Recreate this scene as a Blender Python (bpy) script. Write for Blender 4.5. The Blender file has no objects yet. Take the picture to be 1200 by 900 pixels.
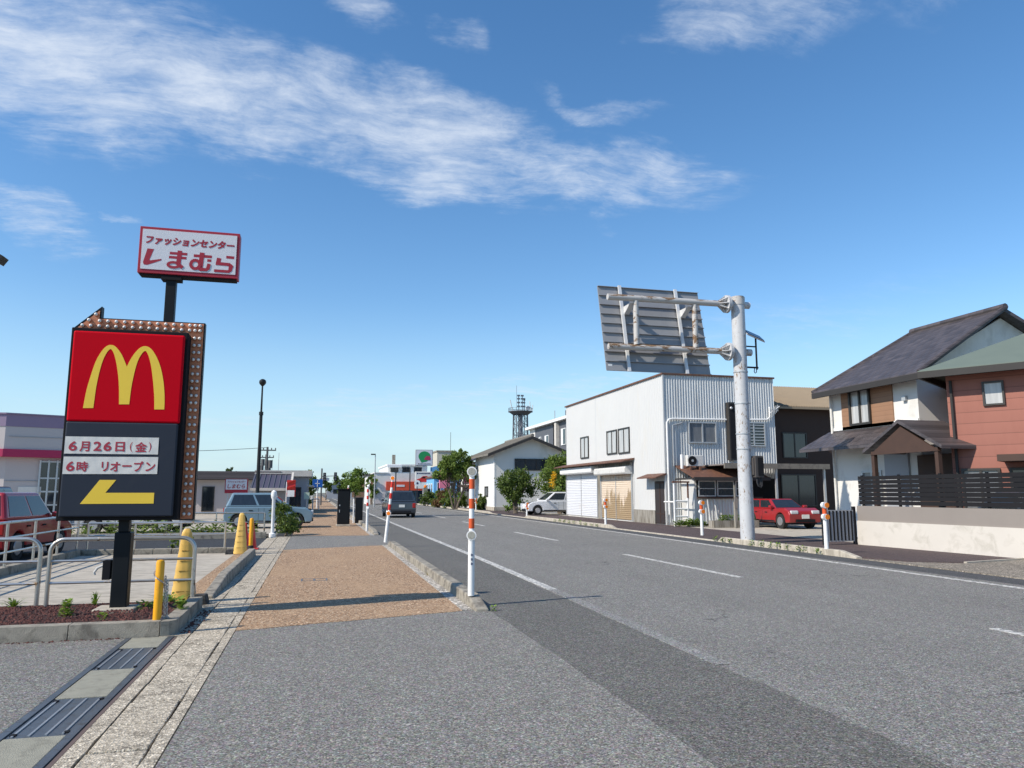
import bpy, bmesh, math, random
from mathutils import Vector, Matrix, Euler

random.seed(7)
S = bpy.context.scene
COL = S.collection
R = math.radians

# ------------------------------------------------------------------ camera
cd = bpy.data.cameras.new("camera")
cam = bpy.data.objects.new("camera", cd)
COL.objects.link(cam)
cd.sensor_width = 36.0
cd.lens = 880 / 1200 * 36
cd.clip_start = 0.05
cd.clip_end = 4000
cam.location = (0, 0, 1.5)
cam.rotation_euler = (R(90 + 8.212), 0, R(-14.383))
S.camera = cam
S.cycles.use_adaptive_sampling = False
S.cycles.use_denoising = True
S.cycles.denoising_prefilter = 'ACCURATE'

# ------------------------------------------------------------------ exposure, sun, sky
S.view_settings.view_transform = 'Standard'
S.view_settings.look = 'None'
S.view_settings.exposure = 0.2
S.view_settings.gamma = 1.0
S.view_settings.use_curve_mapping = False

SUN_EL = 41.0
SUN_AZ = 255.0          # from +Y towards +X
sd = Vector((math.sin(R(SUN_AZ)) * math.cos(R(SUN_EL)), math.cos(R(SUN_AZ)) * math.cos(R(SUN_EL)), math.sin(R(SUN_EL))))
sl = bpy.data.lights.new("sun", 'SUN')
sl.energy = 4.8
sl.angle = R(0.5)
sl.color = (1.0, 0.92, 0.81)
so = bpy.data.objects.new("sun", sl)
so.rotation_euler = sd.to_track_quat('Z', 'Y').to_euler()
so.location = (-30, -10, 40)
COL.objects.link(so)

W = bpy.data.worlds.new("World")
S.world = W
W.use_nodes = True
wn, wl = W.node_tree.nodes, W.node_tree.links
wn.clear()


class NB:
    """tiny node builder"""
    def __init__(s, nodes, links):
        s.n, s.l = nodes, links

    def put(s, sock, v):
        if hasattr(v, 'is_output'):
            s.l.new(v, sock)
        elif v is not None:
            sock.default_value = v

    def math(s, op, a, b=None, c=None, clamp=False):
        n = s.n.new('ShaderNodeMath')
        n.operation = op
        n.use_clamp = clamp
        for i, v in enumerate((a, b, c)):
            s.put(n.inputs[i], v)
        return n.outputs[0]

    def vmath(s, op, a, b=None):
        n = s.n.new('ShaderNodeVectorMath')
        n.operation = op
        s.put(n.inputs[0], a)
        if b is not None:
            s.put(n.inputs[1], b)
        return n.outputs[0]

    def noise(s, vec, scale, detail=6, rough=0.55, dist=0.0, dim='3D'):
        n = s.n.new('ShaderNodeTexNoise')
        n.noise_dimensions = dim
        s.put(n.inputs['Vector'], vec)
        n.inputs['Scale'].default_value = scale
        n.inputs['Detail'].default_value = detail
        n.inputs['Roughness'].default_value = rough
        n.inputs['Distortion'].default_value = dist
        return n.outputs['Fac']

    def voro(s, vec, scale, feature='F1', out='Color', rnd=1.0):
        n = s.n.new('ShaderNodeTexVoronoi')
        n.feature = feature
        s.put(n.inputs['Vector'], vec)
        n.inputs['Scale'].default_value = scale
        n.inputs['Randomness'].default_value = rnd
        return n.outputs[out]

    def ramp(s, fac, stops, interp='LINEAR'):
        n = s.n.new('ShaderNodeValToRGB')
        n.color_ramp.interpolation = interp
        el = n.color_ramp.elements
        while len(el) < len(stops):
            el.new(0.5)
        for e, (p, c) in zip(el, stops):
            e.position = p
            e.color = (c, c, c, 1) if isinstance(c, (int, float)) else (*c, 1)
        s.put(n.inputs[0], fac)
        return n.outputs[0]

    def mix(s, fac, a, b, mode='MIX'):
        n = s.n.new('ShaderNodeMix')
        n.data_type = 'RGBA'
        n.blend_type = mode
        s.put(n.inputs[0], fac)
        for i, v in ((6, a), (7, b)):
            if isinstance(v, tuple):
                v = (*v, 1) if len(v) == 3 else v
            s.put(n.inputs[i], v)
        return n.outputs[2]

    def smooth(s, v, a, b):
        n = s.n.new('ShaderNodeMapRange')
        n.interpolation_type = 'SMOOTHSTEP'
        s.put(n.inputs[0], v)
        n.inputs[1].default_value = a
        n.inputs[2].default_value = b
        return n.outputs[0]

    def comb(s, x, y, z):
        n = s.n.new('ShaderNodeCombineXYZ')
        for i, v in enumerate((x, y, z)):
            s.put(n.inputs[i], v)
        return n.outputs[0]

    def sep(s, v):
        n = s.n.new('ShaderNodeSeparateXYZ')
        s.put(n.inputs[0], v)
        return n.outputs

    def mapping(s, v, scale=(1, 1, 1), rot=(0, 0, 0), loc=(0, 0, 0)):
        n = s.n.new('ShaderNodeMapping')
        s.put(n.inputs[0], v)
        n.inputs['Location'].default_value = loc
        n.inputs['Rotation'].default_value = rot
        n.inputs['Scale'].default_value = scale
        return n.outputs[0]


def build_sky():
    b = NB(wn, wl)
    sky = wn.new('ShaderNodeTexSky')
    sky.sky_type = 'NISHITA'
    sky.sun_disc = False
    sky.sun_elevation = R(SUN_EL)
    sky.sun_rotation = R(SUN_AZ)
    sky.altitude = 10
    sky.air_density = 1.0
    sky.dust_density = 0.15
    sky.ozone_density = 1.6
    bg = wn.new('ShaderNodeBackground')
    hsv = wn.new('ShaderNodeHueSaturation')
    hsv.inputs['Saturation'].default_value = 1.25
    wl.new(sky.outputs[0], hsv.inputs['Color'])
    wl.new(hsv.outputs[0], bg.inputs[0])
    bg.inputs[1].default_value = 0.155
    tc = wn.new('ShaderNodeTexCoord')
    d = b.vmath('NORMALIZE', tc.outputs['Generated'])
    x, y, z = b.sep(d)
    zc = b.math('MAXIMUM', z, 0.0)
    az = b.math('MULTIPLY', b.math('ARCTAN2', x, y), 180 / math.pi)
    el = b.math('MULTIPLY', b.math('ARCSINE', z), 180 / math.pi)
    # cirrus layer plane coordinates
    zz = b.math('ADD', zc, 0.12)
    q = b.comb(b.math('DIVIDE', x, zz), b.math('DIVIDE', y, zz), 0.0)
    warp = wn.new('ShaderNodeTexNoise')
    wl.new(q, warp.inputs['Vector'])
    warp.inputs['Scale'].default_value = 2.2
    warp.inputs['Detail'].default_value = 4
    qw = b.vmath('ADD', q, b.vmath('MULTIPLY', b.vmath('SUBTRACT', warp.outputs['Color'], (0.5, 0.5, 0.5)), (0.22, 0.22, 0)))
    n1 = b.noise(b.mapping(qw, scale=(2.0, 2.9, 1), rot=(0, 0, R(20))), 2.6, 12, 0.66, 0.0)
    n2 = b.noise(b.mapping(qw, scale=(1.6, 7.5, 1), rot=(0, 0, R(-62))), 2.6, 12, 0.72, 0.12)
    n4 = b.noise(q, 16.0, 6, 0.7, 0.0)
    n3 = b.noise(q, 1.4, 3, 0.5)
    fib = b.math('ADD', b.math('MULTIPLY', n1, 0.55), b.math('ADD', b.math('MULTIPLY', n2, 0.35), b.math('MULTIPLY', n4, 0.10)))
    

    wz = wn.new('ShaderNodeTexNoise')
    wl.new(q, wz.inputs['Vector'])
    wz.inputs['Scale'].default_value = 2.6
    wz.inputs['Detail'].default_value = 6
    wz.inputs['Roughness'].default_value = 0.6
    wx, wy, _ = b.sep(wz.outputs['Color'])
    az = b.math('ADD', az, b.math('MULTIPLY', b.math('SUBTRACT', wx, 0.5), 16.0))
    el = b.math('ADD', el, b.math('MULTIPLY', b.math('SUBTRACT', wy, 0.5), 9.0))

    def blob(a0, e0, ra, re, rot, gain):
        c, s_ = math.cos(R(rot)), math.sin(R(rot))
        da = b.math('MULTIPLY', b.math('SUBTRACT', az, a0), math.cos(R(e0)))
        de = b.math('SUBTRACT', el, e0)
        u = b.math('DIVIDE', b.math('ADD', b.math('MULTIPLY', da, c), b.math('MULTIPLY', de, s_)), ra)
        v = b.math('DIVIDE', b.math('SUBTRACT', b.math('MULTIPLY', de, c), b.math('MULTIPLY', da, s_)), re)
        r2 = b.math('ADD', b.math('MULTIPLY', u, u), b.math('MULTIPLY', v, v))
        return b.math('MULTIPLY', b.math('SUBTRACT', 1.0, r2, clamp=True), gain)

    blobs = [(-21, 27.8, 18, 6.6, 4, 1.05), (-6, 27.6, 15, 5.4, -4, 1.05), (8, 25.8, 14, 4.6, -10, 0.98),
             (20, 24.2, 13, 3.6, -9, 0.80), (33.0, 33.6, 7.5, 3.6, -22, 0.74), (2.4, 34.4, 3.2, 2.2, -30, 0.72),
             (9.6, 33.2, 2.0, 2.2, 50, 0.62), (-21, 17.9, 6.5, 2.6, -14, 0.70), (-14.0, 18.5, 3.4, 0.8, -14, 0.66),
             (21.5, 28.6, 6.0, 1.3, -12, 0.62), (-1, 5.6, 26, 2.2, 3, 0.42), (16, 7.6, 15, 1.2, 4, 0.5), (34, 11.5, 16, 3.5, 8, 0.3), (25, 8.5, 10, .8, -25, .4),
             (48, 33, 8, 5, 0, 0.5)]
    tot = None
    for a in blobs:
        m = blob(*a)
        tot = m if tot is None else b.math('MAXIMUM', tot, m)
    dens = b.math('ADD', b.math('MULTIPLY', tot, 0.60), b.math('MULTIPLY', b.math('SUBTRACT', fib, 0.5), 2.3))
    dens = b.smooth(dens, 0.02, 1.10)
    dens = b.math('MULTIPLY', dens, b.smooth(tot, 0.0, 0.55))
    dens = b.math('MULTIPLY', dens, 0.96)
    # low milky band near the horizon
    el0 = b.math('MULTIPLY', b.math('ARCSINE', z), 180 / math.pi)
    hz = b.math('MULTIPLY', b.smooth(b.math('MULTIPLY', el0, -1.0), -15.0, 1.0), 0.80)
    hz = b.math('MULTIPLY', hz, b.math('ADD', 0.75, b.math('MULTIPLY', n3, 0.5)))
    cb = wn.new('ShaderNodeBackground')
    cb.inputs[0].default_value = (0.80, 0.88, 1.0, 1)
    cb.inputs[1].default_value = 0.84
    hb = wn.new('ShaderNodeBackground')
    hb.inputs[0].default_value = (0.55, 0.81, 1.0, 1)
    hb.inputs[1].default_value = 0.78
    m1 = wn.new('ShaderNodeMixShader')
    wl.new(hz, m1.inputs[0]); wl.new(bg.outputs[0], m1.inputs[1]); wl.new(hb.outputs[0], m1.inputs[2])
    m2 = wn.new('ShaderNodeMixShader')
    wl.new(dens, m2.inputs[0]); wl.new(m1.outputs[0], m2.inputs[1]); wl.new(cb.outputs[0], m2.inputs[2])
    out = wn.new('ShaderNodeOutputWorld')
    wl.new(m2.outputs[0], out.inputs[0])


build_sky()

# ------------------------------------------------------------------ materials
MATS = {}


def newmat(name):
    m = bpy.data.materials.new(name)
    m.use_nodes = True
    nt = m.node_tree
    p = nt.nodes['Principled BSDF']
    b = NB(nt.nodes, nt.links)
    tc = nt.nodes.new('ShaderNodeTexCoord')
    MATS[name] = m
    return m, b, p, tc.outputs['Object']


def bump(b, p, h, strength=0.4, dist=0.01):
    n = b.n.new('ShaderNodeBump')
    n.inputs['Strength'].default_value = strength
    n.inputs['Distance'].default_value = dist
    b.l.new(h, n.inputs['Height'])
    b.l.new(n.outputs[0], p.inputs['Normal'])


def mat(name, col, rough=0.6, metal=0.0, var=0.15, scale=3.0, dirt=None, dirt_amt=0.5, dirt_scale=2.5, bmp=0.0, bscale=60, emit=None, spec=0.5, dirt_stretch=(1, 1, 1)):
    m, b, p, co = newmat(name)
    c = tuple(col)
    n = b.noise(co, scale, 6, 0.6)
    base = b.mix(n, tuple(max(0, v * (1 - var)) for v in c), tuple(min(1, v * (1 + var)) for v in c))
    if dirt:
        dn = b.noise(b.mapping(co, scale=dirt_stretch), dirt_scale, 8, 0.65, 0.4)
        f = b.ramp(dn, [(0.62 - dirt_amt * 0.3, 0.0), (0.62 - dirt_amt * 0.3 + 0.14, 1.0)])
        base = b.mix(b.math('MULTIPLY', f, min(1.0, dirt_amt + 0.3)), base, dirt)
    b.l.new(base, p.inputs['Base Color'])
    rr = b.math('ADD', b.math('MULTIPLY', n, 0.2), rough - 0.1)
    b.l.new(rr, p.inputs['Roughness'])
    p.inputs['Metallic'].default_value = metal
    p.inputs['Specular IOR Level'].default_value = spec
    if bmp:
        bump(b, p, b.noise(co, bscale, 6, 0.6), bmp, 0.02)
    if emit:
        p.inputs['Emission Color'].default_value = (*c, 1)
        p.inputs['Emission Strength'].default_value = emit
    return m


def grain(b, co, fine, contrast=1.0):
    """multi-size stone speckle around 1.0, visible near and far"""
    out = None
    for sc, w in ((fine, 1.15), (fine * 0.55, 0.42), (fine * 0.25, 0.14)):
        v = b.n.new('ShaderNodeSeparateColor')
        b.l.new(b.voro(co, sc, 'F1', 'Color'), v.inputs[0])
        k = b.ramp(v.outputs[0], [(0.0, 0.35), (0.2, 0.62), (0.55, 1.0), (0.85, 1.3), (1.0, 2.1)])
        w_ = min(1.0, w * contrast)
        k = b.math('ADD', b.math('MULTIPLY', b.math('SUBTRACT', k, 1.0), w_), 1.0)
        out = k if out is None else b.math('MULTIPLY', out, k)
    return out


def asphalt(name, dark, lite, patch=0.25, scale=115.0, tint=(1, 1, 1), crack=False):
    m, b, p, co = newmat(name)
    mid = (dark + lite) / 2
    g = b.math('MULTIPLY', grain(b, co, 115, 0.85), mid)
    big = b.noise(co, 0.55, 5, 0.6)
    med = b.noise(b.mapping(co, scale=(1, 0.22, 1)), 1.9, 6, 0.65)
    f = b.math('ADD', b.math('MULTIPLY', big, patch * 1.3), b.math('MULTIPLY', med, patch))
    f = b.math('ADD', f, 1.0 - patch * 1.15)
    trk = b.noise(b.mapping(co, scale=(1, 0.025, 1)), 1.15, 5, 0.6)
    f = b.math('MULTIPLY', f, b.math('ADD', 1.0 - patch * 0.75, b.math('MULTIPLY', trk, patch * 1.5)))
    st = b.ramp(b.noise(co, 1.3, 7, 0.62), [(0.62, 1.0), (0.72, 1.0 - patch * 1.1)])
    f = b.math('MULTIPLY', f, st)
    g = b.math('MULTIPLY', g, f)
    col = b.mix(1.0, b.comb(g, g, g), tuple(tint), 'MULTIPLY')
    col = b.mix(0.12, col, b.mix(1.0, col, b.voro(co, 60, 'F1', 'Color'), 'OVERLAY'))
    if crack:
        ce = b.voro(b.vmath('ADD', co, b.vmath('MULTIPLY', b.comb(b.noise(co, 1.2), b.noise(co, 1.7), 0.0), (1.6, 1.6, 0))), 0.32, 'DISTANCE_TO_EDGE', 'Distance')
        cm = b.math('MULTIPLY', b.math('LESS_THAN', ce, 0.0035), b.smooth(b.noise(co, 0.35, 2), 0.54, 0.62))
        col = b.mix(b.math('MULTIPLY', cm, 0.75), col, (0.03, 0.03, 0.03))
    b.l.new(col, p.inputs['Base Color'])
    p.inputs['Roughness'].default_value = 0.88
    p.inputs['Specular IOR Level'].default_value = 0.25
    bump(b, p, b.voro(co, 78, 'F1', 'Distance'), 0.35, 0.006)
    return m


def aggregate(name, stops, scale, gap=(0.05, 0.04, 0.03), patch=0.2, tone2=None, pits=0.0):
    m, b, p, co = newmat(name)
    v = b.voro(co, scale, 'F1', 'Color')
    vs = b.n.new('ShaderNodeSeparateColor')
    b.l.new(v, vs.inputs[0])
    c = b.ramp(vs.outputs[0], stops)
    de = b.voro(co, scale, 'DISTANCE_TO_EDGE', 'Distance')
    c = b.mix(b.ramp(de, [(0.0, 0.75), (0.14, 0.0)]), c, gap)
    lum = b.noise(co, scale * 0.33, 4, 0.7)
    k = b.ramp(lum, [(0.3, 0.62), (0.7, 1.3)])
    c = b.mix(0.8, c, k, 'MULTIPLY')
    gk = grain(b, co, scale * 0.8, 0.6)
    c = b.mix(1.0, c, b.comb(gk, gk, gk), 'MULTIPLY')
    n = b.noise(b.mapping(co, scale=(1, 0.5, 1)), 0.9, 6, 0.65)
    if tone2:
        c = b.mix(b.math('MULTIPLY', b.ramp(n, [(0.42, 0.0), (0.68, 1.0)]), 0.6), c, tone2)
    f = b.math('ADD', b.math('MULTIPLY', n, patch * 2), 1 - patch)
    c = b.mix(1.0, c, b.comb(f, f, f), 'MULTIPLY')
    if pits:
        pn = b.math('ADD', b.math('MULTIPLY', b.noise(co, 42, 5, 0.7), 0.6), b.math('MULTIPLY', b.noise(b.mapping(co, scale=(1, 1.6, 1)), 3.2, 5, 0.65), 0.5))
        c = b.mix(b.math('MULTIPLY', b.ramp(pn, [(0.585, 0.0), (0.63, 1.0)]), pits), c, (0.09, 0.075, 0.055))
    b.l.new(c, p.inputs['Base Color'])
    p.inputs['Roughness'].default_value = 0.85
    p.inputs['Specular IOR Level'].default_value = 0.3
    bump(b, p, b.math('ADD', b.voro(co, scale, 'F1', 'Distance'), b.math('MULTIPLY', lum, 0.6)), 0.6, 0.01)
    return m


def rusty(name, col, rust=(0.16, 0.07, 0.025), amt=0.5, stretch=(1, 1, 1), rough=0.45, scale=4.0, metal=0.0, top=False):
    m, b, p, co = newmat(name)
    n = b.noise(b.mapping(co, scale=stretch), scale, 9, 0.68, 0.7)
    n2 = b.noise(co, 1.6, 3, 0.5)
    k = b.math('ADD', b.math('MULTIPLY', n, 0.75), b.math('MULTIPLY', n2, 0.35))
    if top:
        g = b.n.new('ShaderNodeNewGeometry')
        nz = b.sep(g.outputs['Normal'])[2]
        k = b.math('ADD', k, b.math('MULTIPLY', nz, 0.09))
    f = b.ramp(k, [(0.68 - amt * 0.25, 0.0), (0.74 - amt * 0.25, 1.0)])
    c = b.mix(b.noise(co, 7, 4), tuple(v * 0.86 for v in col), tuple(min(1, v * 1.1) for v in col))
    c = b.mix(f, c, b.mix(b.noise(co, 22, 4), tuple(v * 0.5 for v in rust), tuple(v * 1.5 for v in rust)))
    b.l.new(c, p.inputs['Base Color'])
    b.l.new(b.math('ADD', b.math('MULTIPLY', f, 0.4), rough), p.inputs['Roughness'])
    p.inputs['Metallic'].default_value = metal
    bump(b, p, f, 0.25, 0.004)
    return m


def leafmat(name, c1, c2):
    m, b, p, co = newmat(name)
    g = b.n.new('ShaderNodeNewGeometry')
    r = g.outputs['Random Per Island']
    c = b.mix(r, c1, c2)
    n = b.noise(co, 0.9, 3)
    c = b.mix(0.6, c, b.ramp(n, [(0.35, 0.75), (0.65, 1.2)]), 'MULTIPLY')
    b.l.new(c, p.inputs['Base Color'])
    p.inputs['Roughness'].default_value = 0.55
    p.inputs['Specular IOR Level'].default_value = 0.3
    tr = b.n.new('ShaderNodeBsdfTranslucent')
    b.l.new(b.mix(0.5, c, (0.25, 0.32, 0.05)), tr.inputs[0])
    ms = b.n.new('ShaderNodeMixShader')
    ms.inputs[0].default_value = 0.28
    out = b.n['Material Output']
    b.l.new(p.outputs[0], ms.inputs[1]); b.l.new(tr.outputs[0], ms.inputs[2]); b.l.new(ms.outputs[0], out.inputs[0])
    return m


def glassmat(name, tint=(0.02, 0.025, 0.03), rough=0.06):
    m, b, p, co = newmat(name)
    n = b.noise(b.mapping(co, scale=(6, 6, 0.6)), 1.2, 3)
    b.l.new(b.mix(n, tuple(v * 0.5 for v in tint), tuple(v * 1.6 for v in tint)), p.inputs['Base Color'])
    p.inputs['Roughness'].default_value = rough
    p.inputs['Specular IOR Level'].default_value = 0.8
    return m


M_road = asphalt('road_asphalt', 0.145, 0.245, 0.16, 95, (1.0, 0.96, 0.87), crack=True)
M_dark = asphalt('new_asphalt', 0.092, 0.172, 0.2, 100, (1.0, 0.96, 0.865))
M_drive = asphalt('driveway_asphalt', 0.16, 0.235, 0.12, 120, (1.0, 0.955, 0.86))
M_lot = asphalt('lot_asphalt', 0.14, 0.22, 0.16, 80, (1.0, 0.97, 0.88))
M_lotshade = asphalt('lot_shaded_asphalt', 0.03, 0.06, 0.2, 90, (0.95, 1.0, 1.08))  # darker, bluer asphalt: shade across the lot painted into the colour
M_walkR = asphalt('maroon_asphalt', 0.06, 0.10, 0.2, 90, (1.15, 0.86, 0.82))
M_brown = aggregate('brown_pebble', [(0.0, (0.16, 0.075, 0.028)), (0.35, (0.39, 0.23, 0.125)), (0.7, (0.58, 0.395, 0.235)), (1.0, (0.79, 0.64, 0.47))], 80, (0.06, 0.03, 0.015), 0.16, (0.36, 0.24, 0.14))
M_gutter = aggregate('gutter_concrete', [(0.0, (0.26, 0.22, 0.16)), (0.25, (0.50, 0.435, 0.335)), (0.7, (0.60, 0.53, 0.415)), (1.0, (0.70, 0.63, 0.51))], 75, (0.30, 0.255, 0.19), 0.34, (0.36, 0.31, 0.235), pits=0.7)
M_gravelR = aggregate('pale_gravel', [(0.0, (0.13, 0.11, 0.09)), (0.4, (0.27, 0.23, 0.18)), (1.0, (0.45, 0.40, 0.33))], 60, (0.1, 0.09, 0.07), 0.2)
M_conc = mat('concrete', (0.31, 0.28, 0.225), 0.9, 0, 0.3, 14, (0.12, 0.105, 0.085), 0.5, 5.0, 0.6, 90)
M_concl = mat('pale_concrete', (0.47, 0.42, 0.34), 0.9, 0, 0.2, 5, (0.30, 0.265, 0.21), 0.55, 2.2, 0.5, 70, dirt_stretch=(1, 3, 1))
M_lid = mat('lid_concrete', (0.29, 0.28, 0.22), 0.9, 0, 0.25, 9, (0.2, 0.19, 0.15), 0.4, 8.0, 0.5, 120)
M_seam = aggregate('mortar_seam', [(0.0, (0.2, 0.18, 0.15)), (0.5, (0.5, 0.46, 0.4)), (1.0, (0.7, 0.66, 0.6))], 40, (0.15, 0.13, 0.1), 0.3)
M_line = mat('worn_road_paint', (0.64, 0.62, 0.565), 0.8, 0, 0.1, 6, (0.17, 0.17, 0.165), 0.62, 14.0, 0.3, 90)
M_linew = asphalt('faded_road_paint', 0.165, 0.275, 0.2, 95, (1.0, 0.975, 0.92))
M_ground = mat('earth', (0.16, 0.15, 0.12), 0.95, 0, 0.3, 0.1, (0.09, 0.11, 0.05), 0.4, 0.05)
M_joint = mat('joint_dirt', (0.02, 0.018, 0.016), 0.95)
M_grate = mat('steel_grating', (0.13, 0.15, 0.17), 0.45, 0.55, 0.25, 5, (0.09, 0.075, 0.06), 0.35, 12)
M_gratel = mat('grating_bar', (0.42, 0.44, 0.45), 0.4, 0.6, 0.2, 5)
M_steel = rusty('galvanised_pipe', (0.55, 0.53, 0.49), (0.22, 0.13, 0.06), 0.25, (1, 1, 1), 0.32, 5, 0.75)
M_black = mat('black_paint', (0.009, 0.011, 0.013), 0.5, 0.0, 0.3, 4, spec=0.2)
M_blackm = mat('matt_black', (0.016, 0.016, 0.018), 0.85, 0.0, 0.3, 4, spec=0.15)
M_red = mat('sign_red', (0.58, 0.002, 0.012), 0.55, 0, 0.06, 1.5, spec=0.06)
M_navy = mat('sign_navy', (0.026, 0.032, 0.046), 0.5, 0, 0.1, 1.5, (0.035, 0.04, 0.05), 0.2, 3, spec=0.25)
M_gold = mat('sign_yellow', (0.93, 0.62, 0.05), 0.45, 0, 0.06, 2)
M_paper = mat('white_paper', (0.72, 0.69, 0.63), 0.8, 0, 0.08, 8, None, 0, 0, 0.12, 7)
M_redink = mat('red_ink', (0.42, 0.035, 0.06), 0.7, 0, 0.1, 5)
M_copper = mat('copper_brown_paint', (0.62, 0.235, 0.115), 0.6, 0, 0.2, 5, (0.16, 0.06, 0.03), 0.35, 9)
M_bulb = mat('white_bulb', (0.82, 0.78, 0.72), 0.3, 0, 0.1, 3)
M_socket = mat('bulb_socket', (0.46, 0.18, 0.09), 0.6)
M_shred = mat('crimson_paint', (0.36, 0.012, 0.03), 0.5, 0, 0.1, 2)
M_shwhite = mat('embossed_white_sheet', (0.66, 0.66, 0.68), 0.6, 0, 0.06, 6, None, 0, 0, 0.25, 9)
M_cone = mat('yellow_plastic', (0.80, 0.50, 0.12), 0.5, 0, 0.12, 3, (0.45, 0.28, 0.07), 0.25, 6)
M_ypost = mat('yellow_enamel', (0.80, 0.37, 0.005), 0.4, 0, 0.1, 3, (0.25, 0.12, 0.02), 0.2, 14)
M_white = mat('white_paint', (0.78, 0.78, 0.76), 0.5, 0, 0.06, 3, (0.5, 0.47, 0.42), 0.25, 5)
M_whited = mat('dirty_white_plastic', (0.62, 0.61, 0.58), 0.6, 0, 0.1, 4, (0.3, 0.28, 0.24), 0.3, 6)
M_orange = mat('orange_band', (0.62, 0.085, 0.015), 0.5, 0, 0.12, 5)
M_orefl = mat('orange_reflector', (0.85, 0.22, 0.01), 0.25, 0, 0.1, 5)
M_grefl = mat('grey_reflector_back', (0.35, 0.34, 0.29), 0.4, 0, 0.1, 20, (0.2, 0.2, 0.17), 0.4, 25)
M_mark = mat('navy_print', (0.03, 0.04, 0.10), 0.6)
M_redc = mat('red_plastic', (0.62, 0.03, 0.02), 0.45, 0, 0.1, 3)
M_mulch = None
M_rubber = mat('black_rubber', (0.02, 0.02, 0.02), 0.85, 0, 0.3, 6, (0.08, 0.075, 0.07), 0.4, 5)
M_wallw = mat('white_corrugated_steel', (0.56, 0.56, 0.545), 0.5, 0, 0.04, 0.7, (0.56, 0.54, 0.49), 0.25, 1.5, dirt_stretch=(1, 1, 0.25))
M_corr = mat('grey_corrugated_steel', (0.58, 0.595, 0.59), 0.45, 0.0, 0.12, 0.9, (0.34, 0.34, 0.33), 0.35, 1.6, dirt_stretch=(3, 3, 0.2))
M_trim = mat('rusty_brown_trim', (0.12, 0.055, 0.035), 0.7, 0, 0.3, 4, (0.22, 0.1, 0.05), 0.4, 6)
M_shutw = mat('white_shutter', (0.66, 0.67, 0.69), 0.5, 0, 0.05, 1.5, (0.6, 0.5, 0.36), 0.12, 1.0)
M_shutt = None
M_conbase = mat('weathered_plinth', (0.30, 0.28, 0.24), 0.9, 0, 0.2, 3, (0.13, 0.11, 0.08), 0.55, 4, 0.3, 50, dirt_stretch=(3, 3, 0.3))
M_doorb = mat('dark_brown_door', (0.035, 0.025, 0.022), 0.5, 0, 0.2, 5)
M_alu = mat('aluminium_frame', (0.50, 0.51, 0.51), 0.4, 0.4, 0.1, 4)
M_dalu = mat('bronze_frame', (0.05, 0.045, 0.04), 0.45, 0.3)
M_glass = glassmat('window_glass')
M_glassb = glassmat('curtained_glass', (0.15, 0.16, 0.17), 0.15)
M_glassp = glassmat('pale_curtained_glass', (0.42, 0.42, 0.41), 0.2)
M_galv = rusty('galvanised_mast', (0.52, 0.525, 0.53), (0.20, 0.12, 0.055), 0.31, (4.0, 4.0, 1.3), 0.45, 6.0, 0.0)
M_arm = rusty('rusted_arm', (0.50, 0.48, 0.45), (0.18, 0.105, 0.055), 0.48, (1.2, 3, 3), 0.5, 2.2, 0.0, top=True)
M_panel = mat('aluminium_sign_back', (0.285, 0.285, 0.29), 0.5, 0.15, 0.12, 0.8, (0.22, 0.23, 0.25), 0.35, 1.4)
M_rail = mat('aluminium_bracket', (0.66, 0.66, 0.65), 0.45, 0.2, 0.1, 3)
M_solar = mat('solar_cell', (0.015, 0.025, 0.06), 0.2, 0.2, 0.2, 8)
M_cream = mat('cream_siding', (0.66, 0.65, 0.60), 0.7, 0, 0.05, 0.6, (0.5, 0.5, 0.44), 0.3, 1.4, dirt_stretch=(1, 1, 0.3))
M_creamw = mat('white_siding', (0.76, 0.76, 0.74), 0.6, 0, 0.04, 0.6)
M_tile = mat('grey_roof_tile', (0.20, 0.18, 0.15), 0.7, 0, 0.2, 2, (0.11, 0.1, 0.085), 0.4, 5)
def tilemat(name, c):
    m, b, p, co = newmat(name)
    x, y, z = b.sep(co)
    row = b.math('FRACT', b.math('MULTIPLY', z, 7.5))
    rid = b.math('FLOOR', b.math('MULTIPLY', z, 7.5))
    colm = b.math('FRACT', b.math('ADD', b.math('MULTIPLY', b.math('ADD', y, b.math('MULTIPLY', x, 0.02)), 3.4), b.math('MULTIPLY', rid, 0.5)))
    cell = b.noise(b.comb(b.math('FLOOR', b.math('ADD', b.math('MULTIPLY', y, 3.4), b.math('MULTIPLY', rid, 0.5))), rid, 0.0), 0.9, 1)
    k = b.math('MULTIPLY', b.ramp(cell, [(0.3, 0.7), (0.7, 1.35)]), b.ramp(row, [(0.0, 0.45), (0.14, 1.0), (1.0, 1.1)]))
    k = b.math('MULTIPLY', k, b.ramp(colm, [(0.0, 0.6), (0.08, 1.0)]))
    b.l.new(b.mix(1.0, tuple(c), b.comb(k, k, k), 'MULTIPLY'), p.inputs['Base Color'])
    p.inputs['Roughness'].default_value = 0.5
    bump(b, p, b.math('SUBTRACT', b.math('MULTIPLY', b.math('SINE', b.math('MULTIPLY', colm, 3.14)), 0.6), row), 0.7, 0.03)
    return m


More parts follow.
